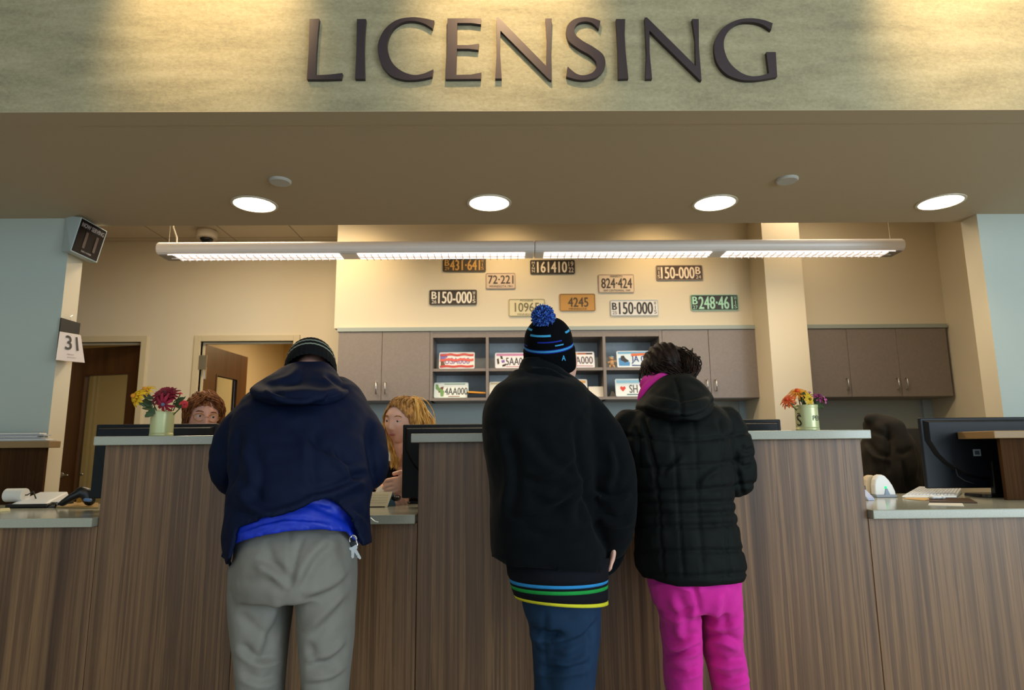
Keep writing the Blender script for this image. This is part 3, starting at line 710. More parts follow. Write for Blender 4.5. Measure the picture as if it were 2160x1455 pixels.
# ------------------------------------------------------------------ day calendar
A, B_, C_, D_ = P(127.4, 670, 3.352), P(168, 682, 3.47), P(158, 764, 3.462), P(116.9, 758, 3.345)
cl = T('day_calendar', ((A+C_)/2), 'hanging tear-off day calendar showing 31 on the left wall corner', 'calendar')
nrm = (B_-A).cross(D_-A).normalized(); nrm = nrm if nrm.dot(CAM-A) > 0 else -nrm
O('backing_board', hexa(NB(), [A, B_, C_, D_], [q+nrm*.006 for q in (A, B_, C_, D_)]), BLACK, cl)
def onpl(px, py, o, n):
    d = P(px, py, 1.0)-CAM; return CAM+d*((o-CAM).dot(n)/d.dot(n))
q = [P(126, 699, 3.330), P(170.6, 707.5, 3.44), None, P(118, 759, 3.29)]
q[2] = onpl(178.8, 764.8, q[0], (q[1]-q[0]).cross(q[3]-q[0]))
bk = [P(126, 699, 3.349), P(168, 706, 3.462), P(160, 764, 3.455), P(117, 758.5, 3.34)]
O('pad', hexa(NB(), q, bk), mat('pad_paper', '#dccfc6', .8), cl)
cn = (q[1]-q[0]).cross(q[3]-q[0]).normalized(); cn = cn if cn.dot(CAM-q[0]) > 0 else -cn
O('lettering', write(NB(), '31', q, .28, .80, .10, .60, .003, bold=.008), BLACK, cl)
O('lettering', write(NB(), 'FRIDAY', q, .36, .62, .74, .79, .002), mat('print_grey', '#8a7f80', .8), cl)
O('lettering', write(NB(), 'JANUARY', q, .36, .70, .85, .90, .002), MATS['print_grey'], cl)
t_ = P(148, 676, 3.40)
O('hook', tube(NB(), [t_+nrm*.004, P(147, 668, 3.40)+nrm*.004, P(153, 665, 3.43)], .0015, 6), STEEL, cl)

# ------------------------------------------------------------------ monitors
def monitor(label, px0, px1, pyt, Y, w, h, stand=True, cxoff=0, sticker=False, py_for=None):
    c = P((px0+px1)/2, pyt, Y); z1 = c.z; cx = c.x
    r = T('monitor', (cx, Y, LT), label, 'monitor', 'computer monitors seen from behind')
    bm = NB(); box(bm, cx-w/2, cx+w/2, Y, Y+.022, z1-h, z1); O('bezel', bm, MONI, r, bevel=.005)
    O('screen', B(cx-w/2+.016, cx+w/2-.016, Y+.0215, Y+.024, z1-h+.02, z1-.016), mat('screen_off', '#050608', .1), r)
    # raised rear shell with arched lower cut
    bm = NB(); n = 16; top = z1-.012; fr = []; bkv = []
    xs = [cx-w/2+.012+(w-.024)*k/n for k in range(n+1)]
    prof = [(x, top) for x in xs]+[(x, z1-h*.10-(h*.80)*(1-((x-cx)/(w/2))**2)**.5*.98-0.002) for x in xs[::-1]]
    zc_ = z1-h*.42
    vb = [bm.verts.new((x, Y, z)) for x, z in prof]
    vf = [bm.verts.new((cx+(x-cx)*.95, Y-.022, zc_+(z-zc_)*.93)) for x, z in prof]
    m_ = len(prof)
    for k in range(m_): bm.faces.new((vb[k], vf[k], vf[(k+1) % m_], vb[(k+1) % m_]))
    f = bm.faces.new(vf); bmesh.ops.triangulate(bm, faces=[f]); bmesh.ops.recalc_face_normals(bm, faces=bm.faces[:])
    bmesh.ops.remove_doubles(bm, verts=bm.verts[:], dist=.0005)
    O('rear_shell', bm, MONI, r, bevel=.002)
    nz = z1-h*.62
    bm = NB(); hexa(bm, [(cx-.03, Y-.05, LT+.012), (cx+.03, Y-.05, LT+.012), (cx+.03, Y-.02, LT+.012), (cx-.03, Y-.02, LT+.012)], [(cx-.026, Y-.048, nz), (cx+.026, Y-.048, nz), (cx+.026, Y-.024, nz), (cx-.026, Y-.024, nz)])
    O('neck', bm, BLACKP, r, bevel=.005)
    bm = NB(); pts = rrect(.22, .17, .04, 5); vs = [bm.verts.new((cx+x, Y-.01+y, LT+.0005)) for x, y in pts]; v2 = [bm.verts.new((cx+x*.97, Y-.01+y*.97, LT+.014)) for x, y in pts]
    for k in range(len(pts)): bm.faces.new((vs[k], vs[(k+1) % len(pts)], v2[(k+1) % len(pts)], v2[k]))
    bm.faces.new(v2); bm.faces.new(vs[::-1]); O('base', bm, BLACKP, r, bevel=.002)
    if sticker:
        s = P(2061, 955, Y-.03)
        st = O('label_sticker', B(s.x-.018, s.x+.018, Y-.0305, Y-.0285, s.z-.015, s.z+.017), mat('sticker', '#98a3ac', .6), r)
        O('sticker_print', B(s.x-.011, s.x+.011, Y-.0312, Y-.0305, s.z-.008, s.z+.010), mat('sticker_print', '#3f4a54', .6), st)
    return r
monitor('black monitor behind the left counter under the can of red and yellow flowers', 206, 457, 894, 2.80, .525, .315)
monitor('black monitor beside the blonde employee', 851, 1102, 894, 2.80, .525, .315)
monitor('black monitor behind the counter right of the woman in the puffer jacket', 1396, 1647, 885, 2.80, .525, .315)
monitor('large black monitor with a sticker on its back at the far right', 1937, 2214, 880, 3.07, .63, .335, sticker=True)
O('monitor_cable', tube(NB(), [P(2016, 990, 3.05), P(2020, 1003, 3.045), P(2036, 1014, 3.03), P(2060, 1021, 3.02)], .003, 6), BLACKP, smooth=True, label='thin dark cable looping under the large right monitor', cat='cable')

# ------------------------------------------------------------------ flower cans
def onplane(px, py, z):
    d = P(px, py, 1.0)-CAM; return CAM+d*((z-CAMZ)/d.z)
def can(px0, px1, py_top, Y, label, words=()):
    a, b = P(px0, 905, Y), P(px1, 905, Y); r = (b.x-a.x)/2; cx = (a.x+b.x)/2; h = PZ((px0+px1)/2, py_top, Y-r)-HT
    t = T('flower_can', (cx, Y, HT), label, 'vase')
    CAN = mat('can_green', '#c3c795', .35, metal=.25, var=.06, vscale=12)
    prof = [(r*.97, .0), (r, .003), (r, .008), (r*.97, .012)]; z = .012
    while z < h-.012: prof += [(r*.97, z), (r*.985, z+.003)]; z += .006
    prof += [(r*.97, h-.010), (r, h-.006), (r, h), (r*.94, h), (r*.94, h-.03), (0, h-.03)]
    o = O('can', lathe(NB(), prof, (cx, Y, HT+.0005), 40, closed=False), CAN, t, smooth=True)
    for s, ang, zc, hh, ww in words:
        bm = NB(); V, F = text_unit(s)
        vs = []
        for x, y, z in V:
            th = math.radians(ang)+(x-.5)*ww/r
            vs.append(bm.verts.new((cx+math.sin(th)*(r+.0012), Y-math.cos(th)*(r+.0012), HT+zc*h+(y-.5)*hh)))
        for f in F: bm.faces.new([vs[i] for i in f])
        O('lettering', bm, BLACK, t)
    return cx, Y, h
def flower(c, axis, R, n, layers, colp, colc, name, label, stem_to, group, rc=.25, wid=.5, droop=.2, leaf=False):
    """layered petals round an axis"""
    c = Vector(c); ax = Vector(axis).normalized(); a, b = frame_of(ax)
    t = T(name, c, label, 'flower', group)
    bm = NB()
    for L in range(layers):
        RR = R*(1-.68*L/max(layers, 1)) if layers > 1 else R; lift = .0+.30*L/max(layers, 1)
        for k in range(n):
            th = 2*PI*(k+.5*(L % 2))/n+random.uniform(-.08, .08); d = a*math.cos(th)+b*math.sin(th); s = ax.cross(d)
            rr = RR*random.uniform(.88, 1.08); w_ = RR*wid*PI/n*2.0; pts = []
            for (t_, ww, up) in ((.12, .35, 0), (.4, .9, .10), (.72, 1.0, .10), (.92, .6, .0), (1.0, .15, -.03)):
                p = c+d*rr*t_+ax*(rr*(up-droop*t_*t_)+R*lift*(1+t_)); pts.append((p-s*w_*ww*.5, p+ax*rr*-.05, p+s*w_*ww*.5))
            vv = [[bm.verts.new(q) for q in row] for row in pts]
            for i in range(len(vv)-1):
                for j in range(2): bm.faces.new((vv[i][j], vv[i][j+1], vv[i+1][j+1], vv[i+1][j]))
    O('petals', bm, mat('petal_'+colp.strip('#'), colp, .7, var=.22, vscale=60), t, smooth=True)
    bm = NB(); ball(bm, c+ax*R*(.12+.2*(layers > 1)), R*rc, 12, 8); O('centre', bm, mat('petal_'+colc.strip('#'), colc, .8), t, smooth=True)
    s = Vector(stem_to); m_ = (c+s)/2-ax*R*.3
    O('stem', tube(NB(), [c-ax*.002, m_, s], .0022, 6), mat('stem_green', '#2f4a22', .7), t, smooth=True)
    return t
def leaves(name, label, items, stem_to, group, col='#3c5230'):
    """items: (base, tip, width)"""
    b0 = Vector(items[0][1]); t = T(name, b0, label, 'leaf', group); t['category'] = 'leaves'
    for base, tip, wd in items:
        base, tip = Vector(base), Vector(tip); d = tip-base; u = d.cross(Vector((0, -1, .3))).normalized(); nn = u.cross(d).normalized(); bm = NB(); rows = []
        for s_, ww in ((0, .08), (.2, .6), (.35, .85), (.45, .7), (.6, .9), (.72, .6), (.85, .5), (1, .05)):
            p = base+d*s_-nn*d.length*.12*math.sin(s_*PI); rows.append([bm.verts.new(p-u*wd*ww*.5), bm.verts.new(p+nn*wd*.12), bm.verts.new(p+u*wd*ww*.5)])
        for i in range(len(rows)-1):
            for j in range(2): bm.faces.new((rows[i][j], rows[i][j+1], rows[i+1][j+1], rows[i+1][j]))
        O('leaf', bm, mat('leaf_'+col.strip('#'), col, .6, var=.3, vscale=50), t, smooth=True)
    s = Vector(stem_to); O('stem', tube(NB(), [items[0][0], (Vector(items[0][0])+s)/2, s], .002, 6), MATS['stem_green'], t)
    return t
YV = 2.57
cx, _, h = can(318, 364, 866, YV, 'pale green ribbed can holding yellow and dark red flowers at the left')
def stem(cx, dx=0, dy=0): return (cx+dx, YV+dy, HT+.06)
V_ = lambda px, py, dy=0: P(px, py, YV+dy)
g1 = 'flowers in the left can'
flower(V_(288, 837, -.03), (-.55, -.7, .25), .042, 14, 2, '#e3b414', '#d98a1c', 'artificial_flower', 'yellow daisy at the far left of the left can', stem(cx, -.02), g1, rc=.22, droop=.3, wid=.8)
flower(V_(309, 824, .0), (-.3, -.6, .6), .036, 14, 2, '#e0b21c', '#cf8a22', 'artificial_flower', 'yellow daisy at the top, left of the red bloom', stem(cx, -.01, .01), g1, rc=.25)
flower(V_(350, 836, -.02), (.05, -.75, .65), .055, 18, 5, '#7a0d26', '#4e081a', 'artificial_flower', 'big dark red dahlia in the centre of the left can', stem(cx, .005), g1, rc=.2, droop=-.05, wid=.7)
flower(V_(345, 852, -.06), (0, -.8, -.35), .040, 9, 1, '#951232', '#6a6f8c', 'artificial_flower', 'drooping crimson flower over the rim of the left can', stem(cx, 0, -.02), g1, rc=.18, droop=.35, wid=.45)
flower(V_(389, 852, .0), (.7, -.6, .1), .018, 5, 1, '#c9303a', '#b3264a', 'artificial_flower', 'small red flower at the right of the left can', stem(cx, .02), g1, wid=.8)
flower(V_(381, 829, .02), (.4, -.4, .8), .009, 5, 1, '#c9402f', '#b3264a', 'artificial_flower', 'tiny red bud at the upper right of the left can', stem(cx, .02, .01), g1, wid=.8)
leaves('leaf_spray', 'dark green leaves hanging over the left side of the left can', [(V_(325, 850), V_(290, 848, -.03), .040), (V_(322, 856), V_(300, 862, -.05), .036), (V_(326, 860, -.04), V_(306, 880, -.06), .040), (V_(325, 845), V_(303, 833, -.02), .03), (V_(322, 842), V_(306, 840, -.05), .028)], stem(cx, -.02, -.01), 'leaf sprays in the left can')
leaves('leaf_spray', 'green leaves at the right side of the left can', [(V_(368, 846), V_(388, 838, .0), .024), (V_(366, 852), V_(392, 836, .02), .016), (V_(366, 850), V_(384, 858, -.03), .026)], stem(cx, .02), 'leaf sprays in the left can')
cx, _, h = can(1681, 1727, 853, YV, 'pale green ribbed can marked PENS holding orange and pink flowers at the right', [('PENS', 38, .48, .020, .052), ('S', -66, .40, .045, .022), ('~', -66, .66, .008, .012)])
g2 = 'flowers in the right can'
flower(V_(1662, 845, -.02), (-.6, -.5, .5), .036, 14, 2, '#ee6a2c', '#d94a22', 'artificial_flower', 'orange red bloom at the far left of the right can', stem(cx, -.02), g2, rc=.2)
flower(V_(1682, 829, .0), (-.3, -.5, .8), .042, 14, 2, '#f49a26', '#e85a22', 'artificial_flower', 'bright orange bloom at the top of the right can', stem(cx, -.01, .01), g2, rc=.2)
flower(V_(1698, 828, .02), (.2, -.4, .85), .026, 8, 1, '#e8d21e', '#c9a018', 'artificial_flower', 'yellow bloom at the top centre of the right can', stem(cx, 0, .01), g2, wid=.8)
flower(V_(1708, 842, -.03), (.3, -.8, .2), .024, 8, 1, '#d6ac1a', '#8a6a14', 'artificial_flower', 'golden yellow bloom low in the right can', stem(cx, .01), g2, wid=.8)
flower(V_(1726, 838, .0), (.3, -.5, .7), .032, 12, 2, '#9c3a72', '#6e2450', 'artificial_flower', 'purple bloom in the right can', stem(cx, .02), g2)
flower(V_(1741, 843, -.01), (.8, -.4, .2), .018, 7, 1, '#cf6aa6', '#b84c8c', 'artificial_flower', 'small pink bloom at the far right of the right can', stem(cx, .02), g2, wid=.8)
flower(V_(1708, 827, .02), (.2, -.2, .9), .009, 5, 1, '#b0529a', '#b84c8c', 'artificial_flower', 'tiny mauve bud on top of the right can', stem(cx, .01, .01), g2, wid=.8)
leaves('leaf_spray', 'green leaves between the orange and yellow blooms of the right can', [(V_(1692, 850), V_(1696, 826, -.03), .034), (V_(1680, 850), V_(1668, 848, -.04), .022), (V_(1678, 850), V_(1657, 856, -.03), .014), (V_(1700, 852), V_(1692, 838, -.05), .03)], stem(cx, -.01, -.01), 'leaf sprays in the right can')
leaves('leaf_spray', 'dark green leaf hanging over the right side of the right can', [(V_(1722, 846), V_(1737, 862, -.03), .032), (V_(1718, 850), V_(1726, 838, -.03), .026)], stem(cx, .02), 'leaf sprays in the right can')

# ------------------------------------------------------------------ things on the left counter
def LP(px, py): return onplane(px, py, LT)   # point on the low worktop
Yq = 3.02
a = P(14, 1060, Yq-.08); b = P(104, 1060, Yq-.08)
cr = T('printing_calculator', ((a.x+b.x)/2, Yq, LT), 'white printing calculator with a paper roll at the far left', 'printing calculator')
x0, x1 = a.x, b.x
bm = NB(); box(bm, x0, x1, Yq-.09, Yq+.09, LT+.001, LT+.018); O('base', bm, BLACKP, cr, bevel=.006)
bm = NB(); hexa(bm, [(x0+.02, Yq-.085, LT+.018), (x1-.01, Yq-.085, LT+.018), (x1-.01, Yq+.08, LT+.018), (x0+.02, Yq+.08, LT+.018)], [(x0+.03, Yq-.05, LT+.03), (x1-.03, Yq-.05, LT+.03), (x1-.03, Yq+.08, LT+.062), (x0+.03, Yq+.08, LT+.062)])
O('case', bm, WHITEP, cr, bevel=.005)
rc_ = P(34, 1044, Yq-.03); rr = .030
bm = lathe(NB(), [(rr*.25, -.042), (rr, -.042), (rr, .042), (rr*.25, .042)], (rc_.x, rc_.y, rc_.z), 28, 'X'); O('paper_roll', bm, PAPER, cr, bevel=.001)
q = P(58, 1043, Yq-.03)
O('roll_arm', tube(NB(), [(rc_.x, rc_.y, rc_.z), (q.x, rc_.y, rc_.z), P(70, 1036, Yq-.03), P(76, 1052, Yq-.02)], .003, 6), BLACKP, cr, smooth=True)
# hand scanner lying on a stand
h0, h1, h2 = P(134, 1058, 2.92), P(178, 1040, 2.92), P(189, 1056, 2.92)
hs = T('barcode_scanner', (h1.x, 2.92, LT), 'black handheld barcode scanner lying on the left counter', 'scanner')
bm = NB(); tube(bm, [P(134, 1060, 2.90), P(150, 1049, 2.90), P(172, 1038, 2.92)], [.018, .020, .026], 14, flat=.8)
tube(bm, [P(172, 1038, 2.92), P(184, 1041, 2.93), P(189, 1055, 2.93)], [.026, .030, .024], 14)
O('body', bm, BLACKP, hs, smooth=True)
O('front_window', tube(NB(), [P(180, 1054, 2.89), P(190, 1055, 2.89)], .008, 10), mat('scanner_window', '#5d7fb0', .15), hs, smooth=True)
O('cord', tube(NB(), [P(134, 1060, 2.90), P(124, 1063, 2.88), LP(112, 1066)+Vector((0, 0, .004)), LP(116, 1058)+Vector((0, 0, .004))], .004, 8), BLACKP, hs, smooth=True)
O('scanner_stand', lathe(NB(), [(.045, 0), (.045, .006), (.016, .012), (.014, .02), (.006, .022)], (P(113, 1058, 2.98).x, 2.98, LT+.0005), 24), BLACKP, label='small round black stand between calculator and scanner', cat='stand', smooth=True, bevel=.001)
def sheet(name, pts, mt, label, cat, th=.0012, z=0, group=None):
    c = [LP(*p)+Vector((0, 0, z+.0006)) for p in pts]
    return O(name, hexa(NB(), c, [q+Vector((0, 0, th)) for q in c]), mt, label=label, cat=cat, group=group)
sheet('folder', [(118, 1071), (207, 1073), (207, 1063), (130, 1061)], mat('tan_mat', '#a98a55', .4), 'tan folder lying flat beside the tall left section', 'folder', .006)
sheet('paper_note', [(0, 1080), (22, 1078), (20, 1073), (0, 1074)], mat('note_yellow', '#d3cb9c', .7), 'yellow notepad on the low counter at the left picture edge', 'notepad', .004)
sheet('paper_slip', [(92, 1066), (104, 1062), (108, 1058), (98, 1060)], PAPER, 'small white slip between the calculator and the scanner', 'paper')
O('tape_dispenser', hexa(NB(), [P(160, 1060, 2.97), P(170, 1060, 2.97), P(170, 1060, 3.0), P(160, 1060, 3.0)], [P(163, 1050, 2.97), P(176, 1052, 2.97), P(176, 1052, 3.0), P(163, 1050, 3.0)]), mat('amber_plastic', '#c9941e', .3), label='small amber yellow dispenser under the barcode scanner', cat='dispenser', bevel=.002)
c = LP(203, 1057); O('sticky_notes', B(c.x-.02, c.x+.02, 3.00, 3.04, LT+.0005, LT+.022), mat('pale_blue_pad', '#b9c6de', .7), label='small pale blue pad beside the tall left section', cat='notepad', bevel=.001)
# papers on the left divider
yy = YL+.01
x1 = PX(102, 926, YL)
tr = T('document_tray', (x1-.3, yy+.07, HT), 'low grey wire tray on the left divider cap', 'tray')
O('tray', B(-3.2, x1+.005, yy-.02, yy+.045, HT, HT+.004), mat('tray_grey', '#a9adab', .5), tr)
for k in range(5):
    o = O('paper_stack', B(-3.2+.01*k, x1-.01-.012*(k*7 % 5), yy-.015+.003*(k % 3), yy+.04, HT+.0045+.0075*k, HT+.0105+.0075*k), mat('stack_%d' % (k % 2), ('#dedbd4', '#b4b6ba')[k % 2], .8),
      label=('bottom', 'second', 'middle', 'fourth', 'top')[k]+' bundle of papers in the tray on the left divider', cat='papers', group='paper bundles on the left divider', bevel=.0008)

# ------------------------------------------------------------------ things on the middle counter
a, b = LP(786, 1070), LP(821, 1070)
x0, x1, y0_ = a.x-.05, b.x, a.y
tc = T('tent_calendar', ((x0+x1)/2, y0_, LT), 'cream tent-fold desk calendar on the low middle counter', 'calendar')
O('front_leaf', hexa(NB(), [(x0, y0_, LT+.001), (x1-.01, y0_, LT+.001), (x1+.005, y0_+.04, LT+.062), (x0+.01, y0_+.04, LT+.062)], [(x0, y0_+.002, LT+.001), (x1-.01, y0_+.002, LT+.001), (x1+.005, y0_+.042, LT+.062), (x0+.01, y0_+.042, LT+.062)]), mat('cream_card', '#dfd9bd', .8), tc)
O('back_leaf', hexa(NB(), [(x0, y0_+.085, LT+.001), (x1+.012, y0_+.085, LT+.001), (x1+.006, y0_+.043, LT+.062), (x0+.01, y0_+.043, LT+.062)], [(x0, y0_+.087, LT+.001), (x1+.012, y0_+.087, LT+.001), (x1+.006, y0_+.045, LT+.062), (x0+.01, y0_+.045, LT+.062)]), mat('blue_card', '#7fa5bf', .8), tc)
O('foot_strip', B(x0, x1-.02, y0_-.004, y0_, LT+.0005, LT+.004), BLACK, tc)
for k in range(4):
    O('print_line', write(NB(), 'SUN MON TUE WED THU FRI SAT', [(x0+.01, y0_+.04, LT+.062), (x1, y0_+.04, LT+.062), (x1-.01, y0_, LT+.001), (x0, y0_, LT+.001)], .25, .92, .18+.17*k, .26+.17*k), mat('print_faint', '#b5ad93', .8), tc)
# signature pad: arched grey stand
c0, c1 = LP(851, 1062), LP(886, 1058)
sp = T('signature_pad', (c1.x, c1.y, LT), 'pale blue-grey curved payment terminal stand under the middle monitor', 'terminal')
bm = NB(); pts = []
for k in range(11):
    t = PI*k/20; pts.append((c0.x+.055*(1-math.cos(t)), LT+.002+.058*math.sin(t)))
pts += [(c0.x+.15, LT+.062)]
inn = []
for k in range(11):
    t = PI*k/20; inn.append((c0.x+.016+.045*(1-math.cos(t)), LT+.002+.042*math.sin(t)))
inn += [(c0.x+.15, LT+.046)]
O('arch', prism(bm, pts+inn[::-1], c0.y-.01, c0.y+.07), mat('terminal_grey', '#93a0b8', .35), sp, bevel=.003)
O('base', B(c0.x+.03, c0.x+.15, c0.y, c0.y+.06, LT+.001, LT+.010), BLACKP, sp, bevel=.002)
O('computer_mouse', ball(NB(), P(836, 1050, 2.86), (.020, .032, .014)), BLACKP, smooth=True, label='small black mouse between the tent calendar and the terminal', cat='mouse')

# ------------------------------------------------------------------ things on the right counter
c = LP(1869, 1049); X_, Y_ = c.x, c.y+.02
rs = T('fingerprint_scanner', (X_, Y_, LT), 'white dome-shaped scanner with a green light on the right counter', 'scanner')
bm = NB(); fr = []
wr = .050
prof = [(-1.0, 0), (-1.0, .25), (-.98, .5), (-.85, .8), (-.6, 1.0), (-.25, 1.08), (.1, 1.0), (.45, .78), (.75, .5), (.95, .2), (1.0, 0)]
prof = [(X_+wr*x, LT+.012+.088*z) for x, z in prof]
O('shell', prism(NB(), prof, Y_-.02, Y_+.018), WHITEP, rs, bevel=.006, seg=3)
prof2 = [(x-.022, LT+.001+(z-LT-.012)*.95+.012) for x, z in prof]
O('rear_shell', prism(NB(), prof2, Y_+.019, Y_+.06), mat('tan_white', '#d5c3a5', .4), rs, bevel=.008, seg=3)
O('base', B(X_-wr, X_+wr, Y_-.03, Y_+.05, LT+.0005, LT+.012), GREYP, rs, bevel=.003)
O('slot', prism(NB(), [(X_-.006, LT+.012), (X_+.020, LT+.012), (X_+.008, LT+.042), (X_+.002, LT+.042)], Y_-.024, Y_-.019), mat('slot_grey', '#7d93ad', .4), rs)
g_ = O('indicator_light', ball(NB(), (X_+.003, Y_-.021, LT+.046), (.006, .003, .007)), mat('green_led', '#1fd07a', .4, emit='#18e07c', estr=1.2), rs, smooth=True)
c = LP(1834, 1055); cr2 = T('card_reader', (c.x, c.y, LT), 'small pale card reader tight against the tall right section', 'card reader')
O('body', hexa(NB(), [(c.x-.016, c.y-.02, LT+.001), (c.x+.016, c.y-.02, LT+.001), (c.x+.016, c.y+.05, LT+.001), (c.x-.016, c.y+.05, LT+.001)], [(c.x-.016, c.y-.01, LT+.012), (c.x+.016, c.y-.01, LT+.012), (c.x+.016, c.y+.05, LT+.045), (c.x-.016, c.y+.05, LT+.045)]), mat('reader_blue', '#a9b9dd', .4), cr2, bevel=.002)
O('head', B(c.x-.018, c.x+.018, c.y+.05, c.y+.07, LT+.001, LT+.062), BLACKP, cr2, bevel=.004)
# keyboard
k0, k1, k2, k3 = LP(1903, 1050), LP(2018, 1050), LP(2030, 1039), LP(1940, 1036)
kb = T('keyboard', ((k0+k2)/2), 'white keyboard lying before the large right monitor', 'keyboard')
up = Vector((0, 0, 1))
O('case', hexa(NB(), [q+up*.001 for q in (k0, k1, k2, k3)], [k0+up*.010, k1+up*.010, k2+up*.026, k3+up*.026]), WHITEP, kb, bevel=.003)
bm = NB()
for i in range(5):
    for j in range(14):
        q = [k0+up*.010, k1+up*.010, k2+up*.026, k3+up*.026]
        u0, v0 = .04+.92*j/14, .08+.84*i/5
        def kk(u, v): return (q[0].lerp(q[1], u)).lerp(q[3].lerp(q[2], u), v)
        cs = [kk(u0, v0), kk(u0+.055, v0), kk(u0+.055, v0+.14), kk(u0, v0+.14)]
        hexa(bm, cs, [p+up*.004 for p in cs])
O('keys', bm, mat('key_white', '#cfd4da', .5), kb)['kind'] = 'stuff'
sheet('clipboard', [(1960, 1060), (2062, 1062), (2045, 1053), (1960, 1052)], mat('brown_board', '#4a3420', .5), 'dark brown clipboard edge before the white keyboard', 'clipboard', .005)
bm = NB(); c = LP(1978, 1056)+up*.006; ball(bm, c+Vector((-.022, 0, .010)), (.013, .014, .009)); ball(bm, c+Vector((.022, 0, .010)), (.013, .014, .009)); ball(bm, c+Vector((0, 0, .009)), (.024, .012, .007))
O('paper_clip_holder', bm, WHITEP, smooth=True, label='small white bow-shaped object on the dark clipboard', cat='clip')
sheet('paper_form', [(1958, 1066), (2034, 1068), (2030, 1062), (1960, 1061)], PAPER, 'white sheet lying at the front of the right counter', 'paper')
sheet('paper_form', [(1940, 1040), (1962, 1054), (1950, 1056), (1905, 1052)], mat('tan_sheet', '#c0a06c', .6), 'tan sheet sticking out left of the white keyboard', 'paper', z=.0001)

# ------------------------------------------------------------------ chair with a coat, far right
YCH = 3.78
ch = P(1905, 1000, YCH); cxx = ch.x
of = T('office_chair', (cxx, YCH, 0), 'dark office chair behind the right counter under a draped coat', 'chair')
zt_ = PZ(1905, 902, YCH)
bm = NB(); prism(bm, [(cxx-.22+.03*0, zt_-.5), (cxx+.24, zt_-.5), (cxx+.25, zt_-.12), (cxx+.17, zt_), (cxx-.16, zt_), (cxx-.23, zt_-.12)], YCH, YCH+.06)
O('backrest', bm, mat('chair_olive', '#2b2415', .8), of, bevel=.02, seg=3)
bm = NB(); box(bm, cxx-.24, cxx+.24, YCH-.48, YCH, .50, .58); O('seat', bm, MATS['chair_olive'], of, bevel=.03, seg=3)
O('back_support', B(cxx-.03, cxx+.03, YCH+.06, YCH+.08, .5, zt_-.2), BLACKP, of)
O('gas_lift', lathe(NB(), [(.03, .1), (.03, .5)], (cxx, YCH-.24, 0), 16), STEEL, of)
for k in range(5):
    t = 2*PI*k/5; O('leg', tube(NB(), [(cxx, YCH-.24, .11), (cxx+.28*math.cos(t), YCH-.24+.28*math.sin(t), .06)], .02, 8), BLACKP, of)
    bm = NB(); ball(bm, (cxx+.28*math.cos(t), YCH-.24+.28*math.sin(t), .03), .03, 12, 8); O('caster', bm, BLACKP, of, smooth=True)
# ------------------------------------------------------------------ cloth and body building
def ring_loft(bm, rows, n=40, e=2.3):
    """rows: (center Vector, rx, ry) horizontal superellipse rings"""
    rings = []
    for c, rx, ry in rows:
        ring = []
        for k in range(n):
            t = 2*PI*k/n; ct, st = math.cos(t), math.sin(t)
            ring.append(bm.verts.new((c.x+rx*math.copysign(abs(ct)**(2/e), ct), c.y+ry*math.copysign(abs(st)**(2/e), st), c.z)))
        rings.append(ring)
    fs = []
    for i in range(len(rings)-1):
        for k in range(n): fs.append(bm.faces.new((rings[i][k], rings[i][(k+1) % n], rings[i+1][(k+1) % n], rings[i+1][k])))
    fs.append(bm.faces.new(rings[0][::-1])); fs.append(bm.faces.new(rings[-1]))
    bmesh.ops.recalc_face_normals(bm, faces=fs)
    return bm
def edges_at(xl, xr, py, Y, d):
    """where the outline of a rounded shape of depth d touches the lines of sight"""
    return P(xl, py, Y-.13*d if xl < 1080 else Y+.13*d), P(xr, py, Y-.13*d if xr > 1080 else Y+.13*d)
def rows_px(rows):
    """(x left, x right, y, Y of the widest line, depth) -> loft rows, densified with a spline"""
    r = np.array([list(map(float, q)) for q in rows]); out = []
    m = len(r)
    for i in range(m-1):
        p0, p1, p2, p3 = r[max(i-1, 0)], r[i], r[i+1], r[min(i+2, m-1)]
        for k in range(4):
            t = k/4; out.append(.5*((2*p1)+(-p0+p2)*t+(2*p0-5*p1+4*p2-p3)*t*t+(-p0+3*p1-3*p2+p3)*t**3))
    out.append(r[-1]); res = []
    for xl, xr, py, Y, d in out:
        a, b = edges_at(xl, xr, py, Y, d); res.append((Vector(((a.x+b.x)/2, Y, P((xl+xr)/2, py, Y).z)), abs(b.x-a.x)/2, d/2))
    return res
def tpx(bm, pts, n=20, flat=1.0):
    """pts: (px, py, Y, radius in metres)"""
    P_ = [P(a, b, c) for a, b, c, r in pts]; R_ = [q[3] for q in pts]
    # densify
    o, q = [], []
    for i in range(len(P_)-1):
        p0, p1, p2, p3 = P_[max(i-1, 0)], P_[i], P_[i+1], P_[min(i+2, len(P_)-1)]
        for k in range(5):
            t = k/5; o.append(.5*((2*p1)+(-p0+p2)*t+(2*p0-5*p1+4*p2-p3)*t*t+(-p0+3*p1-3*p2+p3)*t**3)); q.append(R_[i]*(1-t)+R_[i+1]*t)
    o.append(P_[-1]); q.append(R_[-1])
    return tube(bm, o, q, n, flat=flat)
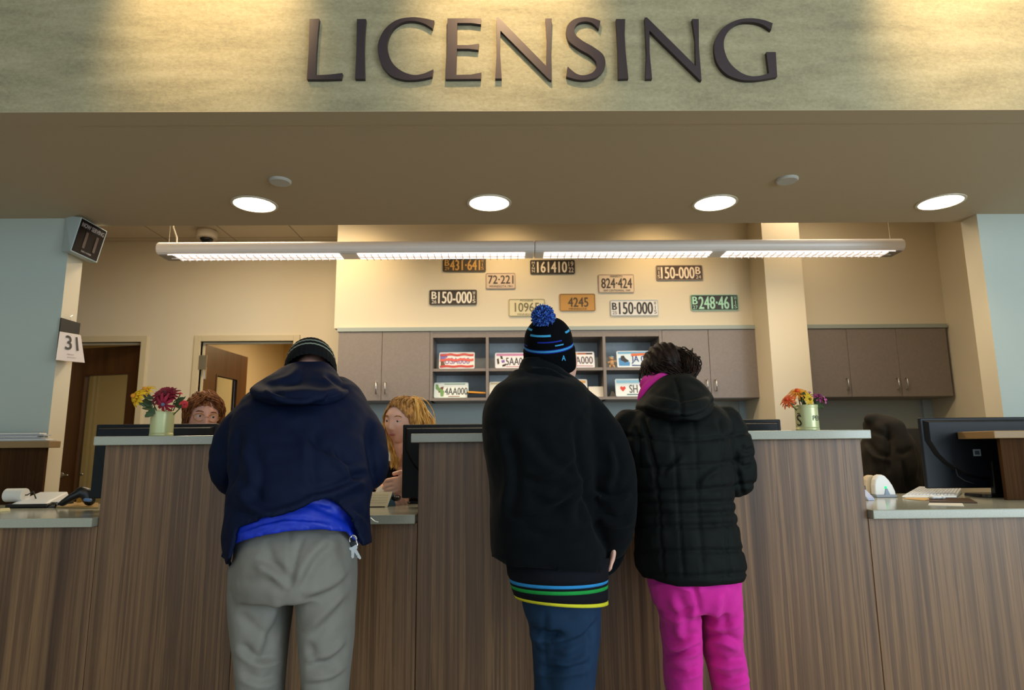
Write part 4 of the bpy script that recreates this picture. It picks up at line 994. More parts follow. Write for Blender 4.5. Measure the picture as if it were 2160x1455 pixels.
def fused(bm, voxel=.008, smooth=4, fn=None, sf=.6, cut=None, snap=None):
    me = bpy.data.meshes.new('tmp'); bm.to_mesh(me); bm.free()
    o = bpy.data.objects.new('tmp', me); COL.objects.link(o)
    r = o.modifiers.new('r', 'REMESH'); r.mode = 'VOXEL'; r.voxel_size = voxel
    s = o.modifiers.new('s', 'SMOOTH'); s.iterations = smooth; s.factor = sf
    dg = bpy.context.evaluated_depsgraph_get(); dg.update()
    out = bpy.data.meshes.new_from_object(o.evaluated_get(dg))
    bpy.data.objects.remove(o); bpy.data.meshes.remove(me)
    if fn:
        n = len(out.vertices); co = np.empty(n*3); out.vertices.foreach_get('co', co); co = co.reshape(-1, 3)
        no = np.array([tuple(v.vector) for v in out.vertex_normals])
        co2 = co+no*fn(co, no)[:, None]
        out.vertices.foreach_set('co', co2.ravel()); out.update()
    if cut:
        bm = bmesh.new(); bm.from_mesh(out)
        co = np.array([tuple(v.co) for v in bm.verts]); x, y = project(co); bad = cut(x, y, co)
        bmesh.ops.delete(bm, geom=[v for v, b in zip(bm.verts[:], bad) if b], context='VERTS')
        if snap:   # settle the trimmed edge on its hem line
            bv = [v for v in bm.verts if v.is_boundary]
            if bv:
                co = np.array([tuple(v.co) for v in bv]); x, y = project(co)
                for xs, ys in snap:
                    d = y-np.interp(x, xs, ys)
                    for v, dd in zip(bv, d):
                        if abs(dd) < 16: v.co.z += dd*v.co.y/FPX
        bm.to_mesh(out); bm.free()
    return out
FOLD = 1.5
def folds_fn(folds, nz=(), facing=True, seed=0.0, scale=None):
    """folds: (points in pixels, amplitude m, width px, kind) kind: 'g' groove, 'r' ridge, 'f' fold (one side up, other down)
       nz: (amp, (sx, sy, sz))"""
    def fn(co, no):
        x, y = project(co); d = np.zeros(len(co))
        face = np.clip(-no[:, 1]*1.6+.25, 0, 1) if facing else np.ones(len(co))
        for pts, amp, w, kind in folds:
            p = np.array(pts, float)
            # densify as smooth curve
            p = np.array(smooth_curve([tuple(a) for a in p], 5))
            seg = p[1:]-p[:-1]; L = np.hypot(*seg.T); cum = np.concatenate([[0], np.cumsum(L)]); tot = cum[-1]
            best = np.full(len(co), 1e9); sgn = np.zeros(len(co)); tt = np.zeros(len(co))
            lo, hi = p.min(0)-3*w, p.max(0)+3*w
            m = (x > lo[0]) & (x < hi[0]) & (y > lo[1]) & (y < hi[1]); xi, yi = x[m], y[m]
            b_, s_, t_ = best[m], sgn[m], tt[m]
            for i in range(len(seg)):
                ax, ay = p[i]; dx, dy = seg[i]; l2 = max(L[i]**2, 1e-6)
                u = np.clip(((xi-ax)*dx+(yi-ay)*dy)/l2, 0, 1); ex, ey = xi-(ax+u*dx), yi-(ay+u*dy)
                dd = np.hypot(ex, ey); c = (dx*ey-dy*ex)/L[i] if L[i] > 0 else dd
                k = dd < b_; b_[k] = dd[k]; s_[k] = c[k]; t_[k] = (cum[i]+u[k]*L[i])/tot
            taper = np.clip(np.minimum(t_, 1-t_)*5, 0, 1)**.7 if kind[-1] != '!' else 1.0
            g = np.exp(-(b_/w)**2)
            if kind[0] == 'g': v = -amp*g
            elif kind[0] == 'r': v = amp*g
            else: v = amp*(s_/w)*g*2.3
            d[m] += v*taper
        d *= face*(FOLD if scale is None else scale)
        for amp, sc in nz:
            s = Vector(sc); d += amp*np.array([noise.noise(Vector((c[0]*s.x+seed, c[1]*s.y, c[2]*s.z))) for c in co])
        return d
    return fn
def fabric(name, col, rough=.85, sheen=.0, bump=.25, bscale=500, var=.06, vs=(1, 1, 1), spec=.2):
    return mat(name, col, rough, sheen=sheen, bump=bump, bscale=bscale, var=var, vscale=25, spec=spec, vstretch=vs, bdist=.001)
SKIN = mat('skin', '#d8a08c', .5, bump=.15, bscale=300, var=.06, vscale=30)
SKIN2 = mat('skin_pale', '#eab8a4', .5, bump=.12, bscale=300, var=.05, vscale=30)
LIP = mat('lips', '#a85c55', .45)
EYEW = mat('eye_white', '#d8d2cc', .25); IRIS = mat('iris', '#3a3a34', .2)
SHOE = mat('shoe_leather', '#1d1a18', .5)

def shoes(p, root, col=None):
    for (x, y) in p:
        bm = NB(); tube(bm, [(x, y-.06, .045), (x, y+.05, .045), (x, y+.17, .035)], [.045, .048, .038], 14)
        o = fused(bm, .008, 2); O('shoe', o, col or SHOE, root, smooth=True)

def fingers(bm, wrist, d, up, side, L=.18, curl=.6, s=1.0, spread=.10):
    """palm and five separate curled fingers; d: pointing direction, up: back of the hand, side: towards the thumb"""
    w, d, up, side = Vector(wrist), Vector(d).normalized(), Vector(up).normalized(), Vector(side).normalized()
    L *= s
    pc = w+d*L*.28
    R = Matrix((side, d, up)).transposed()
    ball(bm, pc, (.040*s, L*.30, .016*s), 18, 12, rot=R)
    ball(bm, w+d*L*.12+side*.018*s-up*.006*s, (.018*s, .030*s, .015*s), 12, 8, rot=R)
    for k, (off, ln, r) in enumerate(((.027, .42, .0088), (.009, .47, .0092), (-.009, .44, .0088), (-.026, .35, .0078))):
        p = w+d*L*.50+side*off*s; dd = (d+side*(off*spread/.027)).normalized(); pts = [p-d*.012]; a = curl*.35
        for seg_ in (.42, .32, .26):
            v = dd*math.cos(a)-up*math.sin(a); p = p+v*L*ln*seg_*1.15; pts.append(p.copy()); a += curl*.75
        tube(bm, pts, [r*s*1.05, r*s, r*s*.95, r*s*.82], 10)
    p = w+d*L*.16+side*.030*s; v1 = (d*.75+side*.65-up*.25*curl).normalized(); p1 = p+v1*L*.22; v2 = (d*.9+side*.15-up*.5*curl).normalized(); p2 = p1+v2*L*.18
    tube(bm, [w+d*L*.10+side*.012*s, p, p1, p2], [.013*s, .012*s, .0105*s, .0088*s], 10)

def head_mesh(bm, c, R, s=1.0, jaw=1.0):
    """head with brow, sockets, nose, lips, chin and ears; faces local -Y"""
    seg, rg = 72, 56
    g = bmesh.ops.create_uvsphere(bm, u_segments=seg, v_segments=rg, radius=1.0)
    G = lambda a, m, w: math.exp(-((a-m)/w)**2)
    for v in g['verts']:
        x, y, z = v.co
        X, Y, Z = x*.074, y*.094, z*.112
        t = max(0, -z)
        if y < 0:
            X *= 1-.34*jaw*t**1.6; Y *= 1-.10*t
        else:
            X *= 1-.30*t; Y *= 1-.52*t**1.2
        f = max(0, -y)**.5 if y < 0 else 0
        Y -= f*.004*G(z, .32, .18)*G(x, 0, .6)                      # brow
        for sx in (-1, 1):
            Y += f*.011*G(x, sx*.40, .19)*G(z, .10, .13)            # sockets
            Y -= f*.005*G(x, sx*.48, .22)*G(z, -.22, .2)            # cheeks
            Y -= f*.006*G(x, sx*.13, .07)*G(z, -.27, .07)           # nostrils
        ridge = max(0, min(1, (.14-z)/.40)) if z > -.26 else max(0, 1-(-.26-z)/.08)
        Y -= f*(.004+.020*ridge)*G(x, 0, .10+.05*ridge)*(1 if .22 > z > -.36 else 0)
        Y -= f*.0055*G(z, -.47, .045)*G(x, 0, .22)                  # upper lip
        Y -= f*.0060*G(z, -.58, .05)*G(x, 0, .19)                   # lower lip
        Y += f*.004*G(z, -.525, .02)*G(x, 0, .24)
        Y -= f*.008*G(z, -.84, .13)*G(x, 0, .3)                     # chin
        v.co = Vector(c)+R @ Vector((X*s, Y*s, Z*s))
    for sx in (-1, 1):
        ball(bm, Vector(c)+R @ Vector((sx*.074*s, .008*s, -.004*s)), (.008*s, .016*s, .028*s), 14, 10, rot=R @ Matrix.Rotation(sx*.35, 3, 'Z'))
    return bm
def face_parts(root, c, R, s=1.0, browc=None, look=(0, 0), glasses=False, lids=.35):
    c = Vector(c)
    for sx in (-1, 1):
        e = c+R @ Vector((sx*.030*s, -.070*s, .011*s))
        bm = NB(); ball(bm, e, .0125*s, 20, 14); eo = O('eye', bm, EYEW, root, smooth=True)
        bm = NB(); d = (R @ Vector((look[0], -1, look[1]))).normalized(); ball(bm, e+d*.0082*s, .0064*s, 14, 10); O('iris', bm, IRIS, eo, smooth=True)
        bm = NB()   # upper lid
        ball(bm, e+R @ Vector((0, .0006, .0026*s)), (.0150*s, .0134*s, .0118*s), 20, 12, rot=R)
        geo = [v for v in bm.verts if (R.transposed() @ (v.co-e)).z < (.008-.020*lids)*s]
        bmesh.ops.delete(bm, geom=geo, context='VERTS'); O('eyelid', bm, SKIN2 if glasses is False else SKIN, root, smooth=True)
        bm = NB(); pts = [c+R @ Vector((sx*x*s, -y*s, z*s)) for x, y, z in ((.014, .0885, .030), (.026, .0865, .0345), (.038, .080, .034), (.047, .070, .028))]
        tube(bm, pts, [.0022*s, .0028*s, .0024*s, .0012*s], 8); O('eyebrow', bm, browc, root, smooth=True)
    # lips
    bm = NB()
    for z, r, yy in ((-.0548, .0034, .0925), (-.0612, .0040, .0915)):
        pts = [c+R @ Vector((x*s, -(yy-abs(x)*.35)*s, (z+(.0008 if abs(x) < .004 else -.0006*abs(x)/.02)))) for x in (-.021, -.012, -.004, .004, .012, .021)]
        tube(bm, pts, [.0008, r*.9, r, r, r*.9, .0008], 8, flat=.8)
    O('lips', bm, LIP, root, smooth=True)

def strands(guides, n, spread, r0, r1, jit=.004, seed=1, segs=10):
    """hair locks that follow guide curves; guides: list of lists of points"""
    rnd = random.Random(seed); bm = NB()
    for gd in guides:
        g = [Vector(p) for p in gd]
        for k in range(n):
            o1 = Vector((rnd.gauss(0, 1), rnd.gauss(0, 1), rnd.gauss(0, 1)))*spread
            ph = rnd.random()*9; pts = []
            m = len(g)
            for i in range(segs+1):
                u = i/segs*(m-1); a = min(int(u), m-2); t = u-a
                p0, p1, p2, p3 = g[max(a-1, 0)], g[a], g[a+1], g[min(a+2, m-1)]
                q = .5*((2*p1)+(-p0+p2)*t+(2*p0-5*p1+4*p2-p3)*t*t+(-p0+3*p1-3*p2+p3)*t**3)
                w_ = .5+.5*math.sin(i/segs*PI)
                pts.append(q+o1*(w_+.35)+Vector((math.sin(ph+i*.9), math.cos(ph+i*.7), math.sin(ph*2+i)))*jit)
            tube(bm, pts, [r0*(.5+.5*math.sin(PI*min(1, .25+i/segs*.75)))*rnd.uniform(.8, 1.2)+r1*0 for i in range(segs+1)], 6)
    return bm
def hair_mat(name, c0, c1):
    m = bpy.data.materials.new(name); m.use_nodes = True; nt = m.node_tree; b = nt.nodes['Principled BSDF']
    g = nt.nodes.new('ShaderNodeNewGeometry'); n = nt.nodes.new('ShaderNodeTexNoise'); n.inputs['Scale'].default_value = 90; n.inputs['Detail'].default_value = 3
    mp = nt.nodes.new('ShaderNodeMapping'); mp.inputs['Scale'].default_value = (1, 1, .25); nt.links.new(g.outputs['Position'], mp.inputs[0]); nt.links.new(mp.outputs[0], n.inputs['Vector'])
    r = nt.nodes.new('ShaderNodeValToRGB'); r.color_ramp.elements[0].position = .38; r.color_ramp.elements[1].position = .62
    r.color_ramp.elements[0].color = srgb(c0); r.color_ramp.elements[1].color = srgb(c1)
    nt.links.new(n.outputs[0], r.inputs[0]); nt.links.new(r.outputs[0], b.inputs['Base Color']); b.inputs['Roughness'].default_value = .6; b.inputs['Specular IOR Level'].default_value = .25
    return m

# ================================================================== man in the navy jacket
def leg(bm, rows):
    for i in rows: pass
m1 = T('person', (PX(617, 1200, 2.12), 2.12, 0), 'man in navy hooded jacket, khaki trousers and striped knit cap leaning over the counter', 'person')
# trousers
def leg_rows(l):
    out = []
    for a, b, py, Y, d in l:
        p, q_ = edges_at(a, b, py, Y, d); out.append((Vector(((p.x+q_.x)/2, Y, P((a+b)/2, py, Y).z)), abs(q_.x-p.x)/2, d/2))
    return out
def to_floor(rows, x, y, rx=.075, z=.09):
    c = rows[-1][0]; zz = c.z
    for t in (.3, .6, .85, 1.0):
        rows.append((Vector((c.x+(x-c.x)*t, c.y+(y-c.y)*t, zz+(z-zz)*t)), rows[-1][1]*.93 if t < 1 else rx+.008, rows[-1][2]*.96 if t < 1 else rx+.02))
    return rows
bm = NB()
ring_loft(bm, rows_px([(505, 745, 1090, 2.16, .30), (497, 752, 1130, 2.14, .36), (489, 754, 1175, 2.13, .40), (484, 753, 1215, 2.13, .40), (483, 752, 1250, 2.13, .36)]))
L_ = leg_rows([(483, 622, 1185, 2.13, .30), (482, 621, 1240, 2.13, .29), (483, 618, 1290, 2.13, .26), (489, 611, 1350, 2.13, .235), (497, 604, 1410, 2.12, .22), (502, 599, 1455, 2.12, .21)])
R_ = leg_rows([(617, 753, 1185, 2.13, .30), (620, 752, 1240, 2.13, .29), (624, 751, 1290, 2.13, .26), (628, 747, 1350, 2.13, .235), (632, 741, 1410, 2.12, .22), (636, 736, 1455, 2.12, .21)])
fl, fr_ = (L_[-1][0].x+.0, 2.13), (R_[-1][0].x, 2.14)
ring_loft(bm, to_floor(L_, *fl)); ring_loft(bm, to_floor(R_, *fr_))
fo = [([(700, 1140), (660, 1180), (628, 1240)], .010, 14, 'f'), ([(640, 1128), (622, 1180), (618, 1235)], .008, 7, 'g'), ([(540, 1180), (580, 1205), (612, 1240)], .009, 12, 'f'),
      ([(500, 1230), (560, 1225), (610, 1250)], .008, 12, 'g'), ([(745, 1200), (700, 1240), (640, 1262)], .010, 13, 'f'), ([(748, 1240), (700, 1290), (650, 1340)], .010, 15, 'f'),
      ([(600, 1270), (570, 1330), (540, 1400)], .009, 16, 'f'), ([(500, 1290), (545, 1330), (590, 1345)], .008, 12, 'g'), ([(500, 1360), (545, 1395), (598, 1385)], .010, 11, 'f'),
      ([(735, 1350), (700, 1385), (645, 1400)], .010, 11, 'f'), ([(650, 1350), (670, 1395), (720, 1410)], .008, 10, 'g'), ([(505, 1420), (550, 1440), (595, 1425)], .008, 10, 'f'),
      ([(742, 1400), (700, 1432), (640, 1440)], .008, 10, 'f'), ([(560, 1140), (575, 1180), (600, 1210)], .007, 10, 'g'), ([(672, 1122), (740, 1122)], .004, 3, 'g'), ([(610, 1115), (611, 1235)], .004, 4, 'g!')]
KHAKI = fabric('khaki_twill', '#807e77', .8, bump=.15, bscale=900, var=.04)
tr_ = O('trousers', fused(bm, .0075, 5, folds_fn(fo, nz=((.005, (9, 9, 5)), (.002, (26, 26, 12))), scale=1.05)), KHAKI, m1, smooth=True)
# blue fleece hem
def hem_cut(top, bottom):
    tx, ty = zip(*top); bx_, by = zip(*bottom)
    def c(x, y, co): return (y < np.interp(x, tx, ty)) | (y > np.interp(x, bx_, by))
    return c
bm = NB()
ring_loft(bm, rows_px([(492, 762, 1020, 2.18, .40), (490, 768, 1060, 2.16, .42), (487, 770, 1100, 2.14, .43), (485, 772, 1140, 2.13, .44), (487, 772, 1165, 2.13, .43)]))
fo = [([(490, 1110), (560, 1075), (680, 1060), (770, 1120)], .006, 6, 'g'), ([(500, 1125), (600, 1098), (700, 1105)], .005, 5, 'f'), ([(640, 1060), (720, 1090), (765, 1140)], .006, 6, 'g'), ([(700, 1062), (745, 1085), (770, 1120)], .006, 7, 'r')]
BLUEF = fabric('royal_blue_nylon', '#0b2fb4', .5, bump=.2, bscale=120, spec=.4)
bl = O('fleece_hem', fused(bm, .0075, 4, folds_fn(fo, nz=((.004, (30, 10, 40)),)), cut=hem_cut([(400, 1000), (900, 1000)], [(480, 1150), (492, 1146), (540, 1131), (610, 1119), (680, 1116), (733, 1121), (752, 1140), (765, 1147), (790, 1150)]), snap=[tuple(zip(*[(480, 1150), (492, 1146), (540, 1131), (610, 1119), (680, 1116), (733, 1121), (752, 1140), (765, 1147), (790, 1150)]))]), BLUEF, m1, smooth=True)
sm = bl.modifiers.new('s', 'SOLIDIFY'); sm.thickness = .006; sm.offset = -1
# jacket
bm = NB()
ring_loft(bm, rows_px([(570, 730, 796, 2.40, .18), (535, 758, 815, 2.37, .24), (500, 780, 850, 2.32, .32), (484, 792, 900, 2.26, .38), (480, 795, 960, 2.20, .42), (478, 792, 1020, 2.17, .44), (474, 786, 1070, 2.15, .46), (470, 787, 1110, 2.14, .46), (472, 788, 1150, 2.13, .45), (480, 782, 1188, 2.13, .42)]))
tpx(bm, [(536, 876, 2.33, .072), (503, 925, 2.27, .080), (492, 972, 2.23, .080), (497, 1000, 2.27, .074), (522, 1012, 2.42, .062), (560, 1016, 2.56, .050)])
tpx(bm, [(740, 876, 2.33, .072), (765, 925, 2.27, .080), (773, 970, 2.23, .080), (770, 995, 2.27, .074), (745, 1012, 2.42, .062), (712, 1018, 2.56, .050)])
fo = [([(505, 900), (500, 960), (478, 1040)], .010, 9, 'g'), ([(778, 890), (780, 950), (790, 1030)], .010, 8, 'g'), ([(700, 940), (740, 1000), (775, 1020)], .008, 12, 'f'), ([(620, 900), (690, 960), (780, 985)], .006, 14, 'f'),
      ([(500, 1010), (560, 1075), (660, 1050)], .008, 16, 'f'), ([(640, 1045), (700, 1035), (780, 1000)], .008, 10, 'f'), ([(660, 1065), (720, 1055), (780, 1035)], .007, 8, 'g'), ([(520, 930), (540, 1000), (520, 1060)], .006, 16, 'f'),
      ([(480, 1060), (500, 1080), (560, 1090)], .007, 8, 'g'), ([(740, 1075), (775, 1100), (788, 1130)], .007, 7, 'f'), ([(560, 860), (620, 890), (700, 870)], .006, 16, 'r'), ([(660, 900), (650, 960), (655, 1030)], .004, 14, 'f')]
NAVY = fabric('navy_nylon', '#08142f', .75, bump=.15, bscale=700, var=.10, spec=.15)
jk = O('jacket', fused(bm, .008, 5, folds_fn(fo, nz=((.008, (7, 7, 6)), (.003, (20, 20, 26)))),
       cut=hem_cut([(0, 0), (3000, 0)], [(462, 1175), (478, 1190), (490, 1150), (500, 1113), (540, 1096), (600, 1080), (660, 1058), (688, 1050), (715, 1062), (745, 1090), (758, 1125), (770, 1150), (790, 1141), (800, 1130)]), snap=[tuple(zip(*[(462, 1175), (478, 1190), (490, 1150), (500, 1113), (540, 1096), (600, 1080), (660, 1058), (688, 1050), (715, 1062), (745, 1090), (758, 1125), (770, 1150), (790, 1141), (800, 1130)]))]), NAVY, m1, smooth=True)
sm = jk.modifiers.new('s', 'SOLIDIFY'); sm.thickness = .010; sm.offset = -1
O('zip_pull', tube(NB(), [P(782, 1092, 2.02), P(790, 1099, 2.02), P(797, 1101, 2.02)], .0022, 6), STEEL, m1)
O('drawcord', tube(NB(), [P(474, 1160, 2.10), P(470, 1172, 2.08), P(482, 1180, 2.06), P(486, 1192, 2.06)], .005, 8), NAVY, m1, smooth=True)
# hood
bm = NB()
ring_loft(bm, rows_px([(622, 696, 766, 2.43, .14), (598, 706, 778, 2.40, .18), (560, 722, 798, 2.34, .21), (532, 737, 817, 2.30, .22), (528, 740, 828, 2.24, .27), (540, 724, 844, 2.20, .25), (570, 692, 858, 2.17, .18)]))
fo = [([(535, 832), (570, 852), (640, 858), (690, 848), (738, 825)], .006, 5, 'g'), ([(560, 815), (600, 838), (660, 842)], .008, 9, 'f'), ([(640, 770), (620, 800), (560, 818)], .005, 12, 'f'), ([(690, 850), (700, 830), (735, 818)], .009, 6, 'g'), ([(680, 790), (710, 812), (735, 822)], .006, 9, 'f')]
O('hood', fused(bm, .007, 4, folds_fn(fo, nz=((.006, (12, 12, 14)),))), NAVY, m1, smooth=True)
# body: head, neck, hands
bm = NB()
HR = Matrix.Rotation(math.radians(180), 3, 'Z') @ Matrix.Rotation(math.radians(40), 3, 'X')
hc = P(657, 798, 2.50)
head_mesh(bm, hc, HR, 1.0)
tube(bm, [hc+Vector((0, -.03, -.04)), P(655, 850, 2.33)], [.06, .07], 16)
tube(bm, [P(655, 850, 2.33), P(650, 960, 2.26), P(620, 1110, 2.15)], [.10, .13, .12], 16)
for (w_, sd) in (((565, 1018, 2.57), 1), ((706, 1020, 2.57), -1)):
    wp = P(*w_); dd = Vector((sd*.35, 1, -.35)); tube(bm, [wp-dd.normalized()*.12, wp], [.035, .028], 12)
    fingers(bm, wp, dd, (0, .3, 1), (sd, -.2, 0), curl=.7)
O('body', fused(bm, .005, 2), SKIN, m1, smooth=True)
m1c = None
# knit cap (loft around tilted axis) -----------------------------------
def cap(root, top, bot, R0, prof, stripes, mats, name='knit_cap', ribs=0, n=96, tilt=None, sub=6, ribrange=(0, .3), amp=.0022, aspect=1.12):
    """prof: (t along bot->top, radius); stripes: f(t, angle) -> material index"""
    top, bot = Vector(top), Vector(bot); ax = (top-bot); L = ax.length; ax.normalize()
    a = Vector((1, 0, 0)); a = (a-ax*a.dot(ax)).normalized(); b = ax.cross(a)
    pr = smooth_curve(prof, sub); bm = NB(); rings = []
    for t, r in pr:
        ring = []
        for k in range(n):
            th = 2*PI*k/n; rr = max(r, .0005)
            rr += amp*(math.cos(th*ribs) if ribrange[0] <= t <= ribrange[1] else .35*math.cos(th*ribs))*(1 if r > .03 else 0)
            p = bot+ax*L*t+(a*math.cos(th)+b*math.sin(th)*aspect)*rr; ring.append(bm.verts.new(p))
        rings.append(ring)
    for i in range(len(rings)-1):
        tm = (pr[i][0]+pr[i+1][0])/2
        for k in range(n):
            f = bm.faces.new((rings[i][k], rings[i][(k+1) % n], rings[i+1][(k+1) % n], rings[i+1][k])); f.material_index = stripes(tm, 2*PI*(k+.5)/n)
    bm.faces.new(rings[-1]); bmesh.ops.recalc_face_normals(bm, faces=bm.faces[:])
    return O(name, bm, mats, root, smooth=True)
CAPB = fabric('knit_black', '#15171a', .95, bump=.5, bscale=350, spec=.1); CAPG = fabric('knit_grey_green', '#8f9a8c', .95, bump=.4, bscale=350, spec=.1)
def st1(t, a):
    return 1 if (.33 < t < .40 or .52 < t < .55 or (t > .80 and int(a*18/PI) % 2)) else 0
cap(m1, P(658, 733, 2.56), P(655, 792, 2.44), 0, [(0, .094), (.12, .097), (.35, .095), (.6, .088), (.8, .070), (.93, .042), (1.0, .001)], st1, [CAPB, CAPG], ribs=36, sub=5)
bm = NB()
# keys on his belt
kr = P(746, 1140, 2.02)
kk_ = T('key_ring', kr, 'bunch of silver keys hanging from the belt of the man in navy', 'keys')
O('fob', hexa(NB(), [P(737, 1143, 1.985), P(750, 1140, 1.985), P(752, 1155, 1.985), P(741, 1158, 1.985)], [P(737, 1143, 1.998), P(750, 1140, 1.998), P(752, 1155, 1.998), P(741, 1158, 1.998)]), BLACKP, kk_, bevel=.003)
bm = NB()
ring = [P(745, 1138, 1.99)+Vector((.011*math.cos(2*PI*k/16), 0, .013*math.sin(2*PI*k/16))) for k in range(17)]
O('ring', tube(bm, ring, .0013, 6, cap=False), CHROME, kk_, smooth=True)
O('carabiner', tube(NB(), [P(740, 1133, 1.995), P(745, 1128, 2.0), P(751, 1136, 1.99), P(754, 1148, 1.985), P(752, 1156, 1.985)], .0022, 8), CHROME, kk_, smooth=True)
def key(a, b):
    a, b = Vector(a), Vector(b); d = (b-a).normalized(); s = d.cross(Vector((0, 1, 0))).normalized(); y = Vector((0, .0012, 0)); bm = NB()
    L = (b-a).length; w_ = .0048
    prof = [(0, -w_*2), (.10, -w_*2.4), (.26, -w_*1.8), (.30, -w_), (.5, -w_), (.56, -w_*.6), (.62, -w_), (.7, -w_*.5), (.78, -w_), (.88, -w_*.6), (1, -w_*.3), (1, w_*.6), (.9, w_), (.30, w_), (.26, w_*1.8), (.10, w_*2.4), (0, w_*2)]
    f = [bm.verts.new(a+d*L*t+s*q-y) for t, q in prof]; g = [bm.verts.new(a+d*L*t+s*q+y) for t, q in prof]; n = len(prof)
    fs = [bm.faces.new(f), bm.faces.new(g[::-1])]
    for i in range(n): fs.append(bm.faces.new((f[i], g[i], g[(i+1) % n], f[(i+1) % n])))
    bmesh.ops.recalc_face_normals(bm, faces=fs); bmesh.ops.triangulate(bm, faces=fs[:2]); return bm
O('key', key(P(745, 1152, 1.98), P(760, 1179, 1.98)), CHROME, kk_); O('key', key(P(745, 1154, 1.985), P(743.5, 1177, 1.985)), CHROME, kk_)
shoes([fl, fr_], m1)

# ================================================================== man in the pompom hat
m2 = T('person', (PX(1180, 1200, 2.13), 2.13, 0), 'man in black fleece jacket, blue jeans and black beanie with blue pompom', 'person')
bm = NB()
ring_loft(bm, rows_px([(1090, 1275, 1200, 2.14, .26), (1098, 1272, 1240, 2.13, .29), (1103, 1270, 1280, 2.13, .28), (1112, 1268, 1310, 2.13, .26)]))
L_ = leg_rows([(1103, 1205, 1265, 2.14, .22), (1112, 1200, 1310, 2.14, .21), (1122, 1196, 1360, 2.15, .20), (1126, 1190, 1410, 2.15, .19), (1127, 1186, 1455, 2.15, .18)])
R_ = leg_rows([(1150, 1270, 1265, 2.12, .24), (1152, 1269, 1310, 2.12, .23), (1153, 1265, 1360, 2.11, .21), (1151, 1259, 1410, 2.11, .20), (1150, 1254, 1455, 2.11, .19)])
f1, f2 = (L_[-1][0].x-.02, 2.2), (R_[-1][0].x, 2.08)
ring_loft(bm, to_floor(L_, *f1)); ring_loft(bm, to_floor(R_, *f2))
fo = [([(1150, 1285), (1148, 1350), (1150, 1450)], .006, 7, 'g'), ([(1110, 1320), (1140, 1345), (1190, 1340)], .007, 9, 'f'), ([(1262, 1300), (1225, 1340), (1165, 1360)], .007, 10, 'f'), ([(1125, 1400), (1160, 1420), (1250, 1405)], .006, 8, 'f'), ([(1242, 1290), (1243, 1360), (1232, 1450)], .003, 3, 'g'), ([(1160, 1385), (1200, 1395), (1245, 1370)], .006, 9, 'f'), ([(1125, 1370), (1150, 1385)], .006, 6, 'g')]
DENIM = fabric('blue_denim', '#1a3450', .8, bump=.3, bscale=900, var=.10)
O('jeans', fused(bm, .0075, 4, folds_fn(fo, nz=((.005, (9, 9, 7)),))), DENIM, m2, smooth=True)
# striped shirt hem: rings that follow the sagging hem
def hem_ring(bm_rows, n=72):
    bm = NB(); rings = []
    for xl, xr, yl, ym, yr, Y, d in bm_rows:
        a, b, m_ = P(xl, yl, Y), P(xr, yr, Y), P((xl+xr)/2, ym, Y-d/2); ring = []
        c = (a+b)/2
        for k in range(n):
            t = 2*PI*k/n; ct, st = math.cos(t), math.sin(t)
            x = c.x+(b.x-a.x)/2*ct; y = Y+d/2*st
            zl = a.z+(b.z-a.z)*(ct+1)/2; z = zl+(m_.z-c.z)*max(0, -st)**1.2 if st < 0 else zl
            ring.append(bm.verts.new((x, y, z)))
        rings.append(ring)
    return bm, rings
rowsS = [(1066, 1284, 1175, 1180, 1175, 2.13, .35)]
keys_ = [(1070, 1282, 1210, 1222, 1212), (1074, 1282, 1218, 1236, 1217), (1075, 1281, 1225, 1243, 1223), (1076, 1281, 1230, 1248, 1228), (1078, 1281, 1237, 1256, 1235), (1083, 1281, 1252, 1274, 1262), (1086, 1282, 1258, 1281, 1270)]
allr = rowsS+[(a, b, c, d, e, 2.13, .35) for a, b, c, d, e in keys_]
SB = fabric('shirt_black', '#0d1018', .9, bump=.3, bscale=500); SBL = fabric('stripe_blue', '#2f8ed0', .8); SG = fabric('stripe_green', '#1f9a45', .8); SY = fabric('stripe_yellow', '#d8d432', .8)
bm, rings = hem_ring(allr); mi = [0, 0, 1, 3, 2, 0, 3+1]
order = [0, 0, 1, 0, 2, 0, 3]
# stripes are bands of their own
def band(i, j, m_, name, parent):
    bm, rg = hem_ring([allr[i], allr[j]] if j == i+1 else allr[i:j+1])
    for q in range(len(rg)-1):
        for k in range(72): bm.faces.new((rg[q][k], rg[q][(k+1) % 72], rg[q+1][(k+1) % 72], rg[q+1][k]))
    bmesh.ops.recalc_face_normals(bm, faces=bm.faces[:])
    o = O(name, bm, m_, parent, smooth=True); s = o.modifiers.new('s', 'SOLIDIFY'); s.thickness = .006; s.offset = -1
    return o
bm.free()
sh2 = band(0, 2, SB, 'shirt', m2); band(2, 3, SBL, 'blue_stripe', sh2); band(3, 4, SB, 'black_stripe', sh2); band(4, 5, SG, 'green_stripe', sh2); band(5, 6, SB, 'black_band', sh2); band(6, 7, SY, 'yellow_stripe', sh2)
